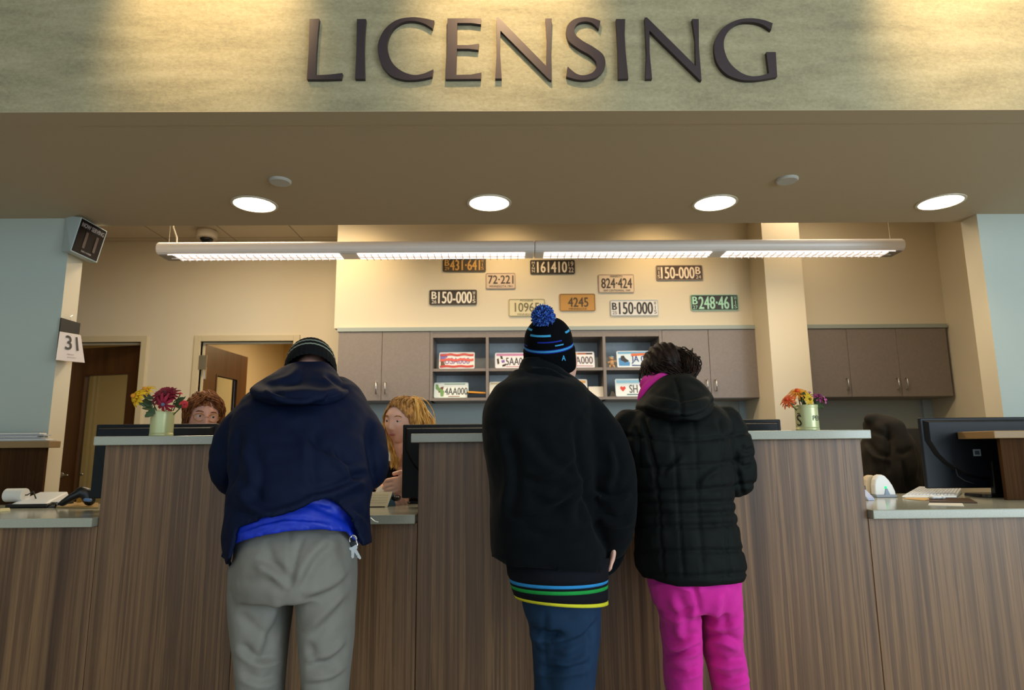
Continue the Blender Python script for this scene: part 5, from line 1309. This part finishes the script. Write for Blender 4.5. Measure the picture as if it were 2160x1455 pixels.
# fleece
FH = ((1000, 1040, 1072, 1180, 1283, 1300, 1400), (1168, 1174, 1193, 1201, 1206, 1212, 1215))
bm = NB()
ring_loft(bm, rows_px([(1082, 1190, 782, 2.24, .16), (1066, 1218, 799, 2.23, .23), (1040, 1240, 820, 2.20, .30), (1020, 1252, 860, 2.17, .35), (1017, 1258, 900, 2.15, .37), (1021, 1262, 960, 2.14, .38), (1028, 1266, 1030, 2.13, .38), (1034, 1270, 1100, 2.13, .38), (1038, 1276, 1150, 2.13, .385), (1040, 1281, 1185, 2.13, .39), (1042, 1283, 1225, 2.13, .39)]))
tpx(bm, [(1228, 868, 2.18, .075), (1262, 920, 2.13, .085), (1283, 985, 2.10, .084), (1293, 1050, 2.08, .078), (1296, 1090, 2.09, .072), (1296, 1125, 2.12, .060), (1293, 1150, 2.14, .048)])
tpx(bm, [(1066, 885, 2.22, .075), (1066, 940, 2.32, .07), (1090, 940, 2.37, .06), (1120, 890, 2.50, .045)])
fo = [([(1215, 895), (1225, 960), (1240, 1040), (1262, 1110), (1278, 1160)], .013, 8, 'g'), ([(1250, 1035), (1290, 1050), (1330, 1035)], .012, 8, 'f'), ([(1225, 960), (1160, 1010), (1100, 1000)], .008, 11, 'f'), ([(1235, 1010), (1160, 1075), (1080, 1085)], .008, 10, 'f'), ([(1060, 900), (1080, 990), (1070, 1100)], .007, 14, 'f'), ([(1290, 930), (1300, 990), (1285, 1040)], .007, 10, 'f'), ([(1262, 1085), (1300, 1100), (1335, 1090)], .009, 9, 'f'), ([(1250, 1000), (1220, 1060), (1210, 1110)], .006, 14, 'f'),
      ([(1240, 1040), (1180, 1060), (1120, 1040)], .006, 16, 'f'), ([(1255, 1100), (1190, 1120), (1110, 1110)], .006, 14, 'f'), ([(1100, 900), (1160, 980), (1225, 1010)], .006, 18, 'f'), ([(1208, 905), (1228, 870), (1245, 862)], .005, 5, 'g'),
      ([(1044, 1176), (1120, 1192), (1200, 1196), (1282, 1188)], .003, 3, 'g!')]
FLEECE = fabric('black_fleece', '#0b0f12', .95, sheen=.03, bump=.4, bscale=260, var=.12, spec=.08)
fj = O('fleece_jacket', fused(bm, .008, 5, folds_fn(fo, nz=((.008, (6, 6, 6)), (.002, (25, 25, 25)))), cut=lambda x, y, co: (y > np.interp(x, *FH)), snap=[FH]), FLEECE, m2, smooth=True)
sm = fj.modifiers.new('s', 'SOLIDIFY'); sm.thickness = .008; sm.offset = -1
bm = NB()
ring_loft(bm, rows_px([(1104, 1160, 757, 2.24, .14), (1098, 1176, 768, 2.24, .16), (1092, 1193, 782, 2.23, .19), (1082, 1214, 800, 2.22, .22), (1070, 1236, 820, 2.22, .23)]))
fo = [([(1120, 775), (1165, 780), (1205, 810), (1240, 845)], .007, 7, 'f'), ([(1098, 790), (1150, 795), (1200, 825)], .004, 8, 'g')]
O('collar', fused(bm, .006, 3, folds_fn(fo, nz=((.005, (12, 12, 12)),))), FLEECE, m2, smooth=True)
# body
bm = NB()
HR = Matrix.Rotation(math.radians(180-50), 3, 'Z') @ Matrix.Rotation(math.radians(20), 3, 'X')
hc = P(1168, 768, 2.28)
head_mesh(bm, hc, HR, 1.0)
tube(bm, [hc+Vector((0, -.01, -.05)), P(1158, 830, 2.24)], [.056, .065], 16)
tube(bm, [P(1158, 840, 2.22), P(1150, 960, 2.15), P(1180, 1200, 2.13)], [.10, .12, .11], 16)
wp = P(1294, 1128, 2.12); tube(bm, [P(1295, 1100, 2.12), wp], [.035, .028], 12)
fingers(bm, wp, (-.10, -.12, -1), (.7, -.7, 0), (.1, .8, .1), curl=1.1, s=.85)
wp = P(1118, 893, 2.49); fingers(bm, wp, (.5, .8, -.2), (0, 0, 1), (.8, -.5, 0), curl=.5)
O('body', fused(bm, .005, 2), SKIN2, m2, smooth=True)
# undersleeve hanging below the wrist
bm = NB(); tpx(bm, [(1296, 1138, 2.15, .040), (1297, 1160, 2.17, .036), (1291, 1185, 2.17, .028), (1281, 1203, 2.16, .018)]); O('sleeve_cuff', fused(bm, .006, 2), FLEECE, m2, smooth=True)
KB = fabric('knit_navy_black', '#07090d', .95, bump=.5, bscale=350, spec=.08); KL = fabric('knit_light_blue', '#3f9ccf', .95, bump=.4, bscale=350); KD = fabric('knit_royal', '#1c2f9a', .95, bump=.4, bscale=350)
def st2(t, a):
    d = math.degrees(a) % 360
    if .435 < t < .470: return 1
    if .415 < t <= .435 or .470 <= t < .485: return 2
    if .53 < t < .555 and 280 < d < 305: return 1
    if .60 < t < .625 and 240 < d < 300: return 2
    if .72 < t < .75 and (215 < d < 275 or 318 < d < 345): return 1
    if .80 < t < .83 and (180 < d < 215): return 1
    if .52 < t < .54 and 180 < d < 205: return 2
    return 0
hat = cap(m2, P(1153, 668, 2.205), P(1161, 776, 2.280), 0, [(-.03, .086), (.0, .0905), (.1, .0925), (.25, .0925), (.38, .0915), (.41, .0875), (.5, .0875), (.68, .082), (.82, .068), (.93, .045), (1.0, .006)], st2, [KB, KL, KD], name='beanie', ribs=48, sub=8, ribrange=(-.1, .40), amp=.0016, aspect=1.10)
# pompom: tufts of yarn
bm = NB(); pc = P(1146, 668, 2.175); rnd = random.Random(5)
for k in range(1100):
    v = Vector((rnd.gauss(0, 1), rnd.gauss(0, 1), rnd.gauss(0, 1))).normalized()
    r = .040*rnd.uniform(.88, 1.08)
    tube(bm, [pc+v*.012, pc+v*r*.8, pc+v*r+Vector((rnd.uniform(-1, 1), rnd.uniform(-1, 1), rnd.uniform(-1, 1)))*.003], [.0016, .0026, .0021], 5, mi=rnd.choice((0, 0, 1, 2)))
O('pompom', bm, [mat('yarn_blue', '#2b55b8', .9), mat('yarn_navy', '#17245f', .9), mat('yarn_light', '#4b86cf', .9)], hat)
# small logo patch on the brim: a pale blue figure shape
lg = P(1188, 755, 2.172)
bm = NB(); quad = [lg+Vector((-.006, 0, .009)), lg+Vector((.007, .004, .009)), lg+Vector((.007, .004, -.009)), lg+Vector((-.006, 0, -.009))]
write(bm, 'A', quad, 0, 1, 0, 1, .004, bold=.04); O('brim_logo', bm, KL, hat)
shoes([f1, f2], m2)

# ================================================================== woman in the puffer jacket
m3 = T('person', (PX(1460, 1220, 2.2), 2.2, 0), 'woman in black quilted puffer jacket, bright pink trousers and dark bun hair', 'person')
YW3 = 2.2
bm = NB()
ring_loft(bm, rows_px([(1358, 1566, 1180, 2.2, .32), (1362, 1565, 1215, 2.2, .34), (1367, 1564, 1250, 2.2, .33), (1372, 1565, 1275, 2.2, .30)]))
L_ = leg_rows([(1364, 1474, 1215, 2.2, .27), (1376, 1475, 1260, 2.2, .26), (1391, 1476, 1310, 2.2, .24), (1398, 1480, 1370, 2.2, .21), (1401, 1482, 1420, 2.2, .20), (1403, 1484, 1455, 2.2, .20)])
R_ = leg_rows([(1466, 1563, 1215, 2.2, .27), (1471, 1564, 1260, 2.2, .26), (1476, 1564, 1310, 2.2, .24), (1483, 1567, 1370, 2.2, .21), (1493, 1576, 1420, 2.2, .20), (1501, 1584, 1455, 2.2, .20)])
g1_, g2_ = (L_[-1][0].x+.01, 2.2), (R_[-1][0].x+.04, 2.2)
ring_loft(bm, to_floor(L_, *g1_)); ring_loft(bm, to_floor(R_, *g2_))
fo = [([(1460, 1222), (1472, 1270), (1476, 1300)], .006, 6, 'g'), ([(1370, 1232), (1420, 1228), (1465, 1245)], .006, 6, 'f'), ([(1560, 1230), (1510, 1228), (1475, 1240)], .006, 6, 'f'), ([(1385, 1290), (1430, 1300), (1470, 1285)], .007, 9, 'f'), ([(1478, 1300), (1520, 1320), (1562, 1310)], .007, 9, 'f'),
      ([(1395, 1345), (1430, 1360), (1476, 1340)], .010, 10, 'f'), ([(1398, 1390), (1430, 1385), (1478, 1365)], .010, 8, 'f'), ([(1400, 1415), (1440, 1425), (1480, 1410)], .008, 9, 'f'), ([(1482, 1350), (1520, 1345), (1566, 1365)], .010, 10, 'f'), ([(1485, 1385), (1530, 1400), (1572, 1395)], .010, 9, 'f'),
      ([(1500, 1425), (1540, 1440), (1580, 1425)], .008, 9, 'f'), ([(1420, 1250), (1440, 1300), (1436, 1350)], .005, 12, 'f'), ([(1530, 1250), (1520, 1300), (1530, 1340)], .005, 12, 'f')]
PINK = fabric('magenta_fleece', '#d6309f', .9, sheen=.08, bump=.4, bscale=300, var=.06, spec=.1)
O('trousers', fused(bm, .0075, 4, folds_fn(fo, nz=((.005, (10, 10, 9)), (.0025, (26, 26, 30))))), PINK, m3, smooth=True)
# puffer
bm = NB()
ring_loft(bm, rows_px([(1360, 1500, 848, 2.27, .20), (1330, 1530, 868, 2.25, .26), (1312, 1546, 895, 2.23, .31), (1308, 1553, 930, 2.21, .34), (1318, 1551, 985, 2.20, .34), (1330, 1550, 1035, 2.20, .33), (1334, 1553, 1075, 2.20, .33), (1336, 1560, 1120, 2.20, .35), (1337, 1571, 1165, 2.20, .37), (1340, 1576, 1200, 2.20, .38), (1348, 1570, 1213, 2.20, .36)]))
tpx(bm, [(1522, 893, 2.24, .070), (1542, 930, 2.22, .072), (1552, 985, 2.21, .068), (1550, 1012, 2.24, .062), (1530, 990, 2.36, .056), (1500, 950, 2.44, .048)])
tpx(bm, [(1330, 905, 2.24, .070), (1322, 950, 2.24, .070), (1330, 1005, 2.24, .066), (1350, 1010, 2.32, .058), (1385, 950, 2.42, .046)])
def hl(y, xs=(1300, 1380, 1460, 1540, 1590), dy=(0, 4, 2, 0, -4)): return [(x, y+d) for x, d in zip(xs, dy)]
q = [(hl(925, dy=(-8, -2, 2, -6, -18)), .0065, 4.5, 'g!'), (hl(983, dy=(0, 3, 0, -8, -20)), .0065, 4.5, 'g!'), (hl(1032, dy=(4, 4, 2, -4, -12)), .0065, 4.5, 'g!'), (hl(1058, dy=(2, 3, 4, 0, -6)), .0065, 4.5, 'g!'), (hl(1081, dy=(2, 3, 4, 0, -4)), .0065, 4.5, 'g!'), (hl(1106, dy=(4, 4, 4, 0, -4)), .0065, 4.5, 'g!'), (hl(1160, dy=(6, 3, 2, 1, 0)), .0065, 4.5, 'g!'), (hl(1207, dy=(-4, 4, 8, 4, -2)), .006, 4, 'g!')]
for xt, xb in ((1358, 1390), (1412, 1434), (1462, 1476), (1518, 1532)):
    q.append(([(xt, 885), ((xt+xb)/2, 950), (xb-4, 1040), (xb, 1110), (xb+8, 1212)], .0038, 3.5, 'g!'))
q += [([(1360, 890), (1368, 940), (1384, 1000)], .006, 5, 'g!'), ([(1545, 920), (1552, 960), (1558, 1000), (1566, 1040)], .008, 5, 'g!'), ([(1340, 905), (1345, 950), (1340, 1000), (1335, 1040)], .009, 6, 'g!'),
      ([(1560, 940), (1575, 950), (1590, 945)], .008, 5, 'g'), ([(1558, 975), (1572, 985), (1590, 978)], .008, 5, 'g'), ([(1400, 1000), (1420, 980), (1440, 960)], .005, 6, 'f'), ([(1470, 1030), (1490, 1000), (1520, 985)], .005, 6, 'f')]
PUFF = fabric('black_puffer_nylon', '#091010', .75, bump=.2, bscale=500, var=.1, spec=.18)
O('puffer_jacket', fused(bm, .007, 4, folds_fn(q, nz=((.006, (12, 12, 12)), (.004, (28, 28, 30))))), PUFF, m3, smooth=True)
bm = NB()
ring_loft(bm, rows_px([(1400, 1452, 792, 2.32, .15), (1378, 1474, 803, 2.30, .20), (1360, 1492, 820, 2.28, .24), (1344, 1506, 845, 2.23, .29), (1340, 1506, 860, 2.19, .29), (1360, 1497, 876, 2.15, .26), (1400, 1480, 890, 2.12, .18)]))
fo = [([(1345, 862), (1390, 878), (1440, 884), (1490, 868), (1504, 848)], .008, 5, 'g!'), ([(1425, 800), (1436, 840), (1438, 885)], .006, 4, 'g!'), ([(1370, 830), (1436, 845), (1495, 835)], .005, 8, 'f'), ([(1360, 850), (1400, 862), (1436, 862)], .005, 7, 'f')]
O('hood', fused(bm, .007, 3, folds_fn(fo, nz=((.006, (16, 16, 16)),))), PUFF, m3, smooth=True)
bm = NB()
tpx(bm, [(1418, 800, 2.37, .030), (1395, 803, 2.33, .030), (1372, 815, 2.29, .026), (1358, 834, 2.27, .020), (1352, 845, 2.27, .014)])
tpx(bm, [(1366, 812, 2.33, .030), (1380, 800, 2.40, .034), (1410, 798, 2.46, .034), (1435, 802, 2.42, .03), (1440, 805, 2.36, .028)])
O('scarf', fused(bm, .006, 3, folds_fn([([(1352, 838), (1375, 815), (1415, 797)], .004, 4, 'g')], nz=((.004, (20, 20, 20)),))), PINK, m3, smooth=True)
bm = NB()
HR = Matrix.Rotation(math.radians(180+14), 3, 'Z') @ Matrix.Rotation(math.radians(30), 3, 'X')
hc = P(1402, 788, 2.42)
head_mesh(bm, hc, HR, .97)
tube(bm, [hc+Vector((0, -.03, -.04)), P(1420, 860, 2.27)], [.055, .065], 16)
tube(bm, [P(1420, 870, 2.27), P(1445, 960, 2.22), P(1460, 1200, 2.2)], [.09, .11, .12], 16)
for w_, sd in (((1500, 948, 2.44), -1), ((1385, 948, 2.42), 1)):
    wp = P(*w_); dd = Vector((sd*.5, .8, .35)); fingers(bm, wp, dd, (0, -.3, 1), (sd, -.2, 0), curl=.7, s=.92)
O('body', fused(bm, .005, 2), SKIN2, m3, smooth=True)
# hair gathered in a loose bun
HAIRD = hair_mat('dark_brown_hair', '#120a07', '#2c1910')
bm = NB(); ball(bm, hc+Vector((0, .0, .022)), (.083, .100, .098), 40, 28, rot=HR)
tt_ = fused(bm, .006, 2, lambda co, no: .004*np.sin(co[:, 0]*260+co[:, 2]*60)+.003*np.array([noise.noise(Vector(c)*40) for c in co]),
            cut=lambda x, y, co: (y > 812) | ((y > 796) & (x < 1362)))
hr_ = O('hair', tt_, HAIRD, m3, smooth=True)
gd = []
for k in range(9):
    t = k/8; x0 = 1368+92*t; gd.append([P(x0, 770-14*math.sin(t*PI), 2.42), P(x0+10, 752-8*math.sin(t*PI), 2.40), P(1440+t*18, 760, 2.34), P(1448+t*10, 785-8*t, 2.30)])
gd += [[P(1410, 748, 2.40), P(1440, 746, 2.36), P(1462, 762, 2.33), P(1466, 780, 2.33)], [P(1430, 745, 2.40), P(1456, 754, 2.36), P(1468, 772, 2.33), P(1458, 792, 2.31)], [P(1440, 790, 2.31), P(1456, 796, 2.31), P(1468, 786, 2.33)],
       [P(1395, 765, 2.34), P(1415, 775, 2.32), P(1440, 790, 2.31)], [P(1380, 775, 2.35), P(1405, 790, 2.33), P(1430, 797, 2.32)], [P(1365, 775, 2.38), P(1372, 795, 2.35), P(1390, 800, 2.34)]]
O('hair_bun', strands(gd, 24, .007, .0025, 0, jit=.003, seed=3), HAIRD, m3, smooth=True)
gd = [[P(1366, 768, 2.40), P(1352, 782, 2.40), P(1349, 800, 2.39), P(1353, 812, 2.39)], [P(1368, 775, 2.40), P(1358, 792, 2.39), P(1362, 812, 2.38)]]
O('hair_wisps', strands(gd, 5, .003, .0013, 0, jit=.002, seed=6), HAIRD, m3, smooth=True)
shoes([g1_, g2_], m3, mat('shoe_pink_grey', '#3a3238', .6))

# ================================================================== blonde employee
e1 = T('person', (PX(848, 1000, 3.34), 3.34, 0), 'blonde woman employee in black top seated behind the middle counter holding papers', 'person')
YB1 = 3.22
hc = P(846, 889, YB1)
HR = Matrix.Rotation(math.radians(-22), 3, 'Z') @ Matrix.Rotation(math.radians(6), 3, 'X') @ Matrix.Rotation(math.radians(3), 3, 'Y')
bm = NB(); head_mesh(bm, hc, HR, 1.0, jaw=.75)
tube(bm, [hc+Vector((.0, .025, -.06)), P(850, 975, 3.30), P(852, 1000, 3.33)], [.056, .056, .07], 18)
tube(bm, [P(852, 1000, 3.34), P(852, 1080, 3.38), P(852, 1190, 3.40)], [.10, .12, .13], 18)
tube(bm, [P(845, 1150, 3.36), P(835, 1200, 3.10)], [.08, .07], 14); tube(bm, [P(875, 1150, 3.36), P(885, 1200, 3.10)], [.08, .07], 14)
# hand holding the papers in front
wr = P(874, 1016, 2.93)
tube(bm, [P(915, 1010, 3.10), wr], [.034, .026], 14)
fingers(bm, wr+Vector((.008, 0, 0)), (-1, -.25, -.12), (.15, -.85, .55), (-.1, -.2, 1), curl=1.0, s=1.02)
wl_ = P(806, 1030, 2.98); tube(bm, [P(790, 1010, 3.15), wl_], [.034, .026], 12); fingers(bm, wl_, (.7, -.5, -.25), (-.2, -.5, .8), (.4, .3, .8), curl=.8, s=.9)
O('body', fused(bm, .0042, 1), SKIN2, e1, smooth=True)
HAIRB = hair_mat('blonde_hair', '#bf8a40', '#efc777'); HAIRR = hair_mat('blonde_roots', '#7a5630', '#bd8c4c')
face_parts(e1, hc, HR, 1.0, browc=HAIRR, look=(-.25, -.35), lids=.58)
bm = NB(); ring_loft(bm, [(P(850, 972, 3.33), .09, .07), (P(850, 985, 3.34), .16, .10), (P(850, 1005, 3.35), .205, .12), (P(850, 1050, 3.37), .20, .13), (P(850, 1110, 3.38), .19, .14), (P(850, 1180, 3.38), .20, .15)])
tube(bm, [P(928, 1005, 3.34), P(935, 1070, 3.26), P(900, 1025, 3.08)], [.062, .055, .045], 14); tube(bm, [P(776, 1005, 3.34), P(770, 1070, 3.28), P(788, 1018, 3.14)], [.062, .055, .045], 14)
BTOP = fabric('black_top', '#0c0a0b', .8)
O('top', fused(bm, .007, 3, lambda co, no: np.array([.005*noise.noise(Vector(c)*18) for c in co]), cut=lambda x, y, co: (abs(x-846) < (1012-y)*.36) & (y < 1010) & (co[:, 1] < 3.33)), BTOP, e1, smooth=True)
# trousers and stool so that she sits
bm = NB(); tube(bm, [P(835, 1180, 3.38), P(830, 1195, 3.0)], [.10, .07], 14); tube(bm, [P(870, 1180, 3.38), P(880, 1195, 3.0)], [.10, .07], 14)
for sx in (830, 880): a_ = P(sx, 1195, 3.0); tube(bm, [a_, (a_.x, 3.05, .12)], [.06, .045], 12)
O('trousers', fused(bm, .009, 2), fabric('black_trousers', '#121114', .85), e1, smooth=True)
def HL(x, y, z, c=hc, R=HR): return Vector(c)+R @ Vector((x, y, z))
bm = NB(); ball(bm, HL(0, .012, .014), (.082, .109, .106), 44, 32, rot=HR)
def hcut(x, y, co):
    l = (co-np.array(hc)) @ np.array(HR); return ((l[:, 1] < -.035) & (l[:, 2] < .080-.9*np.abs(l[:, 0])*np.clip(np.abs(l[:, 0])/.07, 0, 1))) | ((l[:, 1] < .02) & (l[:, 2] < -.03)) | (l[:, 2] < -.085)
hr1 = O('hair', fused(bm, .005, 1, lambda co, no: .0022*np.sin(((co-np.array(hc)) @ np.array(HR))[:, 0]*420)+.002*np.array([noise.noise(Vector(c)*55) for c in co]), cut=hcut), HAIRR, e1, smooth=True)
gd = []
for k in range(8):   # big sweep from the crown out to the right and down
    t = k/7
    gd.append([P(862+7*t, 846+3*t, 3.24+.05*t), P(874+8*t, 848+6*t, 3.23+.05*t), P(878+20*t, 872+2*t, 3.23+.05*t), P(880+32*t, 898+2*t, 3.24+.04*t), P(880+28*t, 940, 3.27), P(868+20*t, 985, 3.28)])
for k in range(3): gd.append([P(868+3*k, 856, 3.22), P(871+3*k, 875, 3.21), P(868+5*k, 905, 3.21), P(862+5*k, 945, 3.22), P(858+4*k, 985, 3.24)])
O('hair_lock', strands(gd, 30, .010, .0026, 0, jit=.003, seed=8), HAIRB, hr1, smooth=True)
gd = []
for k in range(13):
    t = -1+2*k/12; gd.append([HL(.064*t, -.070+.026*t*t, .084-.056*t*t), HL(.058*t, -.052+.026*t*t, .103-.046*t*t), HL(.045*t+.012, -.02, .122-.022*t*t), HL(.030*t+.025, .03, .118-.012*t*t)])
for sx in (-1, 1):
    for k in range(3): gd.append([HL(sx*.070, -.046+.02*k, .034-.01*k), HL(sx*.077, -.030+.02*k, -.005), HL(sx*.074, -.012+.02*k, -.045)])
O('hair_root_strands', strands(gd, 12, .0028, .0024, 0, jit=.0012, seed=21), HAIRR, hr1, smooth=True)
gd = [[P(816, 870, 3.20), P(812, 905, 3.21), P(822, 940, 3.22), P(830, 965, 3.23), P(826, 985, 3.21)], [P(818, 880, 3.22), P(815, 915, 3.23), P(828, 950, 3.23), P(832, 985, 3.22)], [P(826, 930, 3.24), P(834, 955, 3.24), P(836, 988, 3.22)]]
O('hair_lock', strands(gd, 20, .006, .0024, 0, jit=.002, seed=9), HAIRB, hr1, smooth=True)
O('wristwatch', lathe(NB(), [(.031, -.006), (.034, -.004), (.034, .004), (.031, .006)], wr+Vector((.022, .01, 0)), 24, 'X', closed=False), mat('watch_gold', '#c9b27a', .3, metal=.7), e1, smooth=True)
pp = [P(786, 1048, 2.90), P(800, 1022, 2.93), P(812, 1032, 2.92), P(800, 1050, 2.89)]
O('paper_form', hexa(NB(), pp, [p+Vector((0, .0015, 0)) for p in pp]), PAPER, label='white papers held in the hand of the blonde employee', cat='paper')
st = T('office_chair', (PX(850, 1190, 3.4), 3.42, 0), 'dark office chair under the blonde employee', 'chair')
O('seat', B(st.location.x-.23, st.location.x+.23, 3.2, 3.62, .46, .54), BLACKP, st, bevel=.02)
O('gas_lift', lathe(NB(), [(.03, .05), (.03, .46)], (st.location.x, 3.42, 0), 12), STEEL, st); O('base', lathe(NB(), [(.26, 0), (.26, .03), (.04, .06)], (st.location.x, 3.42, 0), 20), BLACKP, st)

# ================================================================== employee with glasses
e2 = T('person', (PX(420, 1000, 3.4), 3.4, 0), 'seated employee with short auburn hair and glasses peering over the left monitor', 'person')
hc2 = P(427, 878, 3.24)
HR2 = Matrix.Rotation(math.radians(36), 3, 'Z') @ Matrix.Rotation(math.radians(10), 3, 'X') @ Matrix.Rotation(math.radians(4), 3, 'Y')
bm = NB(); head_mesh(bm, hc2, HR2, 1.02, jaw=.8)
tube(bm, [hc2+Vector((0, .03, -.06)), P(422, 985, 3.33)], [.056, .065], 16)
tube(bm, [P(422, 1000, 3.36), P(422, 1180, 3.40)], [.10, .12], 16)
tube(bm, [P(410, 1150, 3.36), P(400, 1200, 3.16)], [.08, .07], 14); tube(bm, [P(440, 1150, 3.36), P(445, 1200, 3.16)], [.08, .07], 14)
for sx in (-1, 1):
    wp = P(422+sx*50, 1050, 3.10)+Vector((0, 0, .0)); wp.z = LT+.03; tube(bm, [P(422+sx*70, 1080, 3.26), wp], [.036, .026], 12); fingers(bm, wp, (-sx*.5, -1, -.1), (0, 0, 1), (-sx, -.3, 0), curl=.5, s=.9)
O('body', fused(bm, .0045, 1), SKIN, e2, smooth=True)
HAIRA = hair_mat('auburn_hair', '#5a2f16', '#9a6238')
face_parts(e2, hc2, HR2, 1.02, browc=HAIRA, look=(.35, -.1), glasses=True, lids=.38)
bm = NB(); ring_loft(bm, [(P(422, 968, 3.34), .09, .07), (P(422, 985, 3.35), .16, .10), (P(422, 1010, 3.36), .20, .12), (P(422, 1100, 3.38), .19, .14), (P(422, 1180, 3.38), .20, .15)])
tube(bm, [P(348, 1005, 3.36), P(345, 1080, 3.32), P(372, 1060, 3.18)], [.06, .055, .045], 14); tube(bm, [P(496, 1005, 3.36), P(500, 1080, 3.32), P(474, 1060, 3.18)], [.06, .055, .045], 14)
O('top', fused(bm, .008, 3), fabric('plum_top', '#3a2230', .85), e2, smooth=True)
bm = NB(); ball(bm, HL(0, .014, .018, hc2, HR2), (.090, .106, .108), 44, 32, rot=HR2)
def hcut2(x, y, co):
    l = (co-np.array(hc2)) @ np.array(HR2); return ((l[:, 1] < -.045) & (l[:, 2] < .060-.5*np.clip(np.abs(l[:, 0])-.02, 0, 1)) & (np.abs(l[:, 0]) < .066)) | ((l[:, 1] < .01) & (l[:, 2] < -.055)) | (l[:, 2] < -.10)
hr2 = O('hair', fused(bm, .005, 1, lambda co, no: .0035*np.sin(((co-np.array(hc2)) @ np.array(HR2))[:, 0]*260+((co-np.array(hc2)) @ np.array(HR2))[:, 2]*90)+.005*np.array([noise.noise(Vector(c)*30) for c in co]), cut=hcut2), HAIRA, e2, smooth=True)
gd = []
for sx in (-1, 1):
    for k in range(4): gd.append([HL(sx*.02, -.03-.012*k, .118-.006*k, hc2, HR2), HL(sx*.06, -.06, .088-.01*k, hc2, HR2), HL(sx*.080, -.052+.02*k, .040, hc2, HR2), HL(sx*.080, -.035+.02*k, -.005, hc2, HR2), HL(sx*.074, -.030+.02*k, -.05, hc2, HR2)])
gd += [[HL(-.05, -.02, .12, hc2, HR2), HL(-.02, -.060, .112, hc2, HR2), HL(.03, -.072, .098, hc2, HR2), HL(.066, -.06, .065, hc2, HR2)], [HL(.0, 0, .128, hc2, HR2), HL(.02, -.06, .112, hc2, HR2), HL(.05, -.072, .085, hc2, HR2)]]
O('hair_lock', strands(gd, 18, .006, .0023, 0, jit=.003, seed=12), HAIRA, hr2, smooth=True)
# glasses
gl = T('eyeglasses', HL(0, -.10, .01, hc2, HR2), 'thin gold wire glasses worn by the auburn-haired employee', 'glasses')
for sx in (-1, 1):
    pts = [HL(sx*.033+.025*math.cos(2*PI*k/20), -.099+.006*abs(math.cos(2*PI*k/20)), .006+.019*math.sin(2*PI*k/20), hc2, HR2) for k in range(21)]
    O('rim', tube(NB(), pts, .0017, 6, cap=False), mat('gold_wire', '#b98c4a', .3, metal=.8), gl, smooth=True)
    O('temple', tube(NB(), [HL(sx*.058, -.093, .012, hc2, HR2), HL(sx*.078, -.05, .012, hc2, HR2), HL(sx*.080, .015, .008, hc2, HR2)], .0014, 6), MATS['gold_wire'], gl, smooth=True)
O('bridge', tube(NB(), [HL(-.009, -.099, .008, hc2, HR2), HL(0, -.103, .012, hc2, HR2), HL(.009, -.099, .008, hc2, HR2)], .0012, 6), MATS['gold_wire'], gl, smooth=True)
bm = NB(); tube(bm, [P(405, 1180, 3.38), P(398, 1198, 3.1)], [.10, .07], 14); tube(bm, [P(440, 1180, 3.38), P(446, 1198, 3.1)], [.10, .07], 14)
for sx in (398, 446): a_ = P(sx, 1198, 3.1); tube(bm, [a_, (a_.x, 3.14, .12)], [.06, .045], 12)
O('trousers', fused(bm, .009, 2), MATS['black_trousers'], e2, smooth=True)
st = T('office_chair', (PX(422, 1190, 3.4), 3.42, 0), 'dark office chair under the auburn-haired employee', 'chair')
O('seat', B(st.location.x-.23, st.location.x+.23, 3.22, 3.62, .46, .54), BLACKP, st, bevel=.02)
O('gas_lift', lathe(NB(), [(.03, .05), (.03, .46)], (st.location.x, 3.42, 0), 12), STEEL, st); O('base', lathe(NB(), [(.26, 0), (.26, .03), (.04, .06)], (st.location.x, 3.42, 0), 20), BLACKP, st)

# ================================================================== coat over the far right chair
bm = NB()
ring_loft(bm, rows_px([(1822, 1868, 884, 3.72, .12), (1818, 1885, 893, 3.71, .20), (1822, 1905, 905, 3.70, .24), (1818, 1928, 930, 3.69, .26), (1816, 1938, 965, 3.68, .27), (1818, 1940, 1000, 3.68, .27), (1822, 1945, 1035, 3.68, .26), (1826, 1942, 1080, 3.68, .22)]))
tpx(bm, [(1850, 890, 3.68, .05), (1885, 905, 3.62, .06), (1905, 950, 3.58, .055), (1915, 1000, 3.58, .05)]); tpx(bm, [(1835, 885, 3.68, .035), (1862, 888, 3.66, .035), (1880, 900, 3.64, .03)])
fo = [([(1870, 895), (1875, 940), (1872, 1000)], .016, 6, 'g'), ([(1825, 930), (1850, 960), (1880, 965)], .014, 6, 'f'), ([(1890, 950), (1905, 955), (1925, 945)], .012, 5, 'g'), ([(1820, 905), (1850, 912), (1885, 925)], .012, 5, 'g'), ([(1840, 970), (1858, 1000), (1860, 1030)], .012, 6, 'g'), ([(1900, 970), (1905, 1010), (1915, 1040)], .010, 6, 'f')]
COATB = fabric('coat_brown_black', '#2a251e', .85, bump=.3)
ct = O('coat', fused(bm, .011, 2, folds_fn(fo, nz=((.012, (12, 12, 12)),))), COATB, smooth=True, label='dark brown-black winter coat draped over the office chair at right', cat='coat')
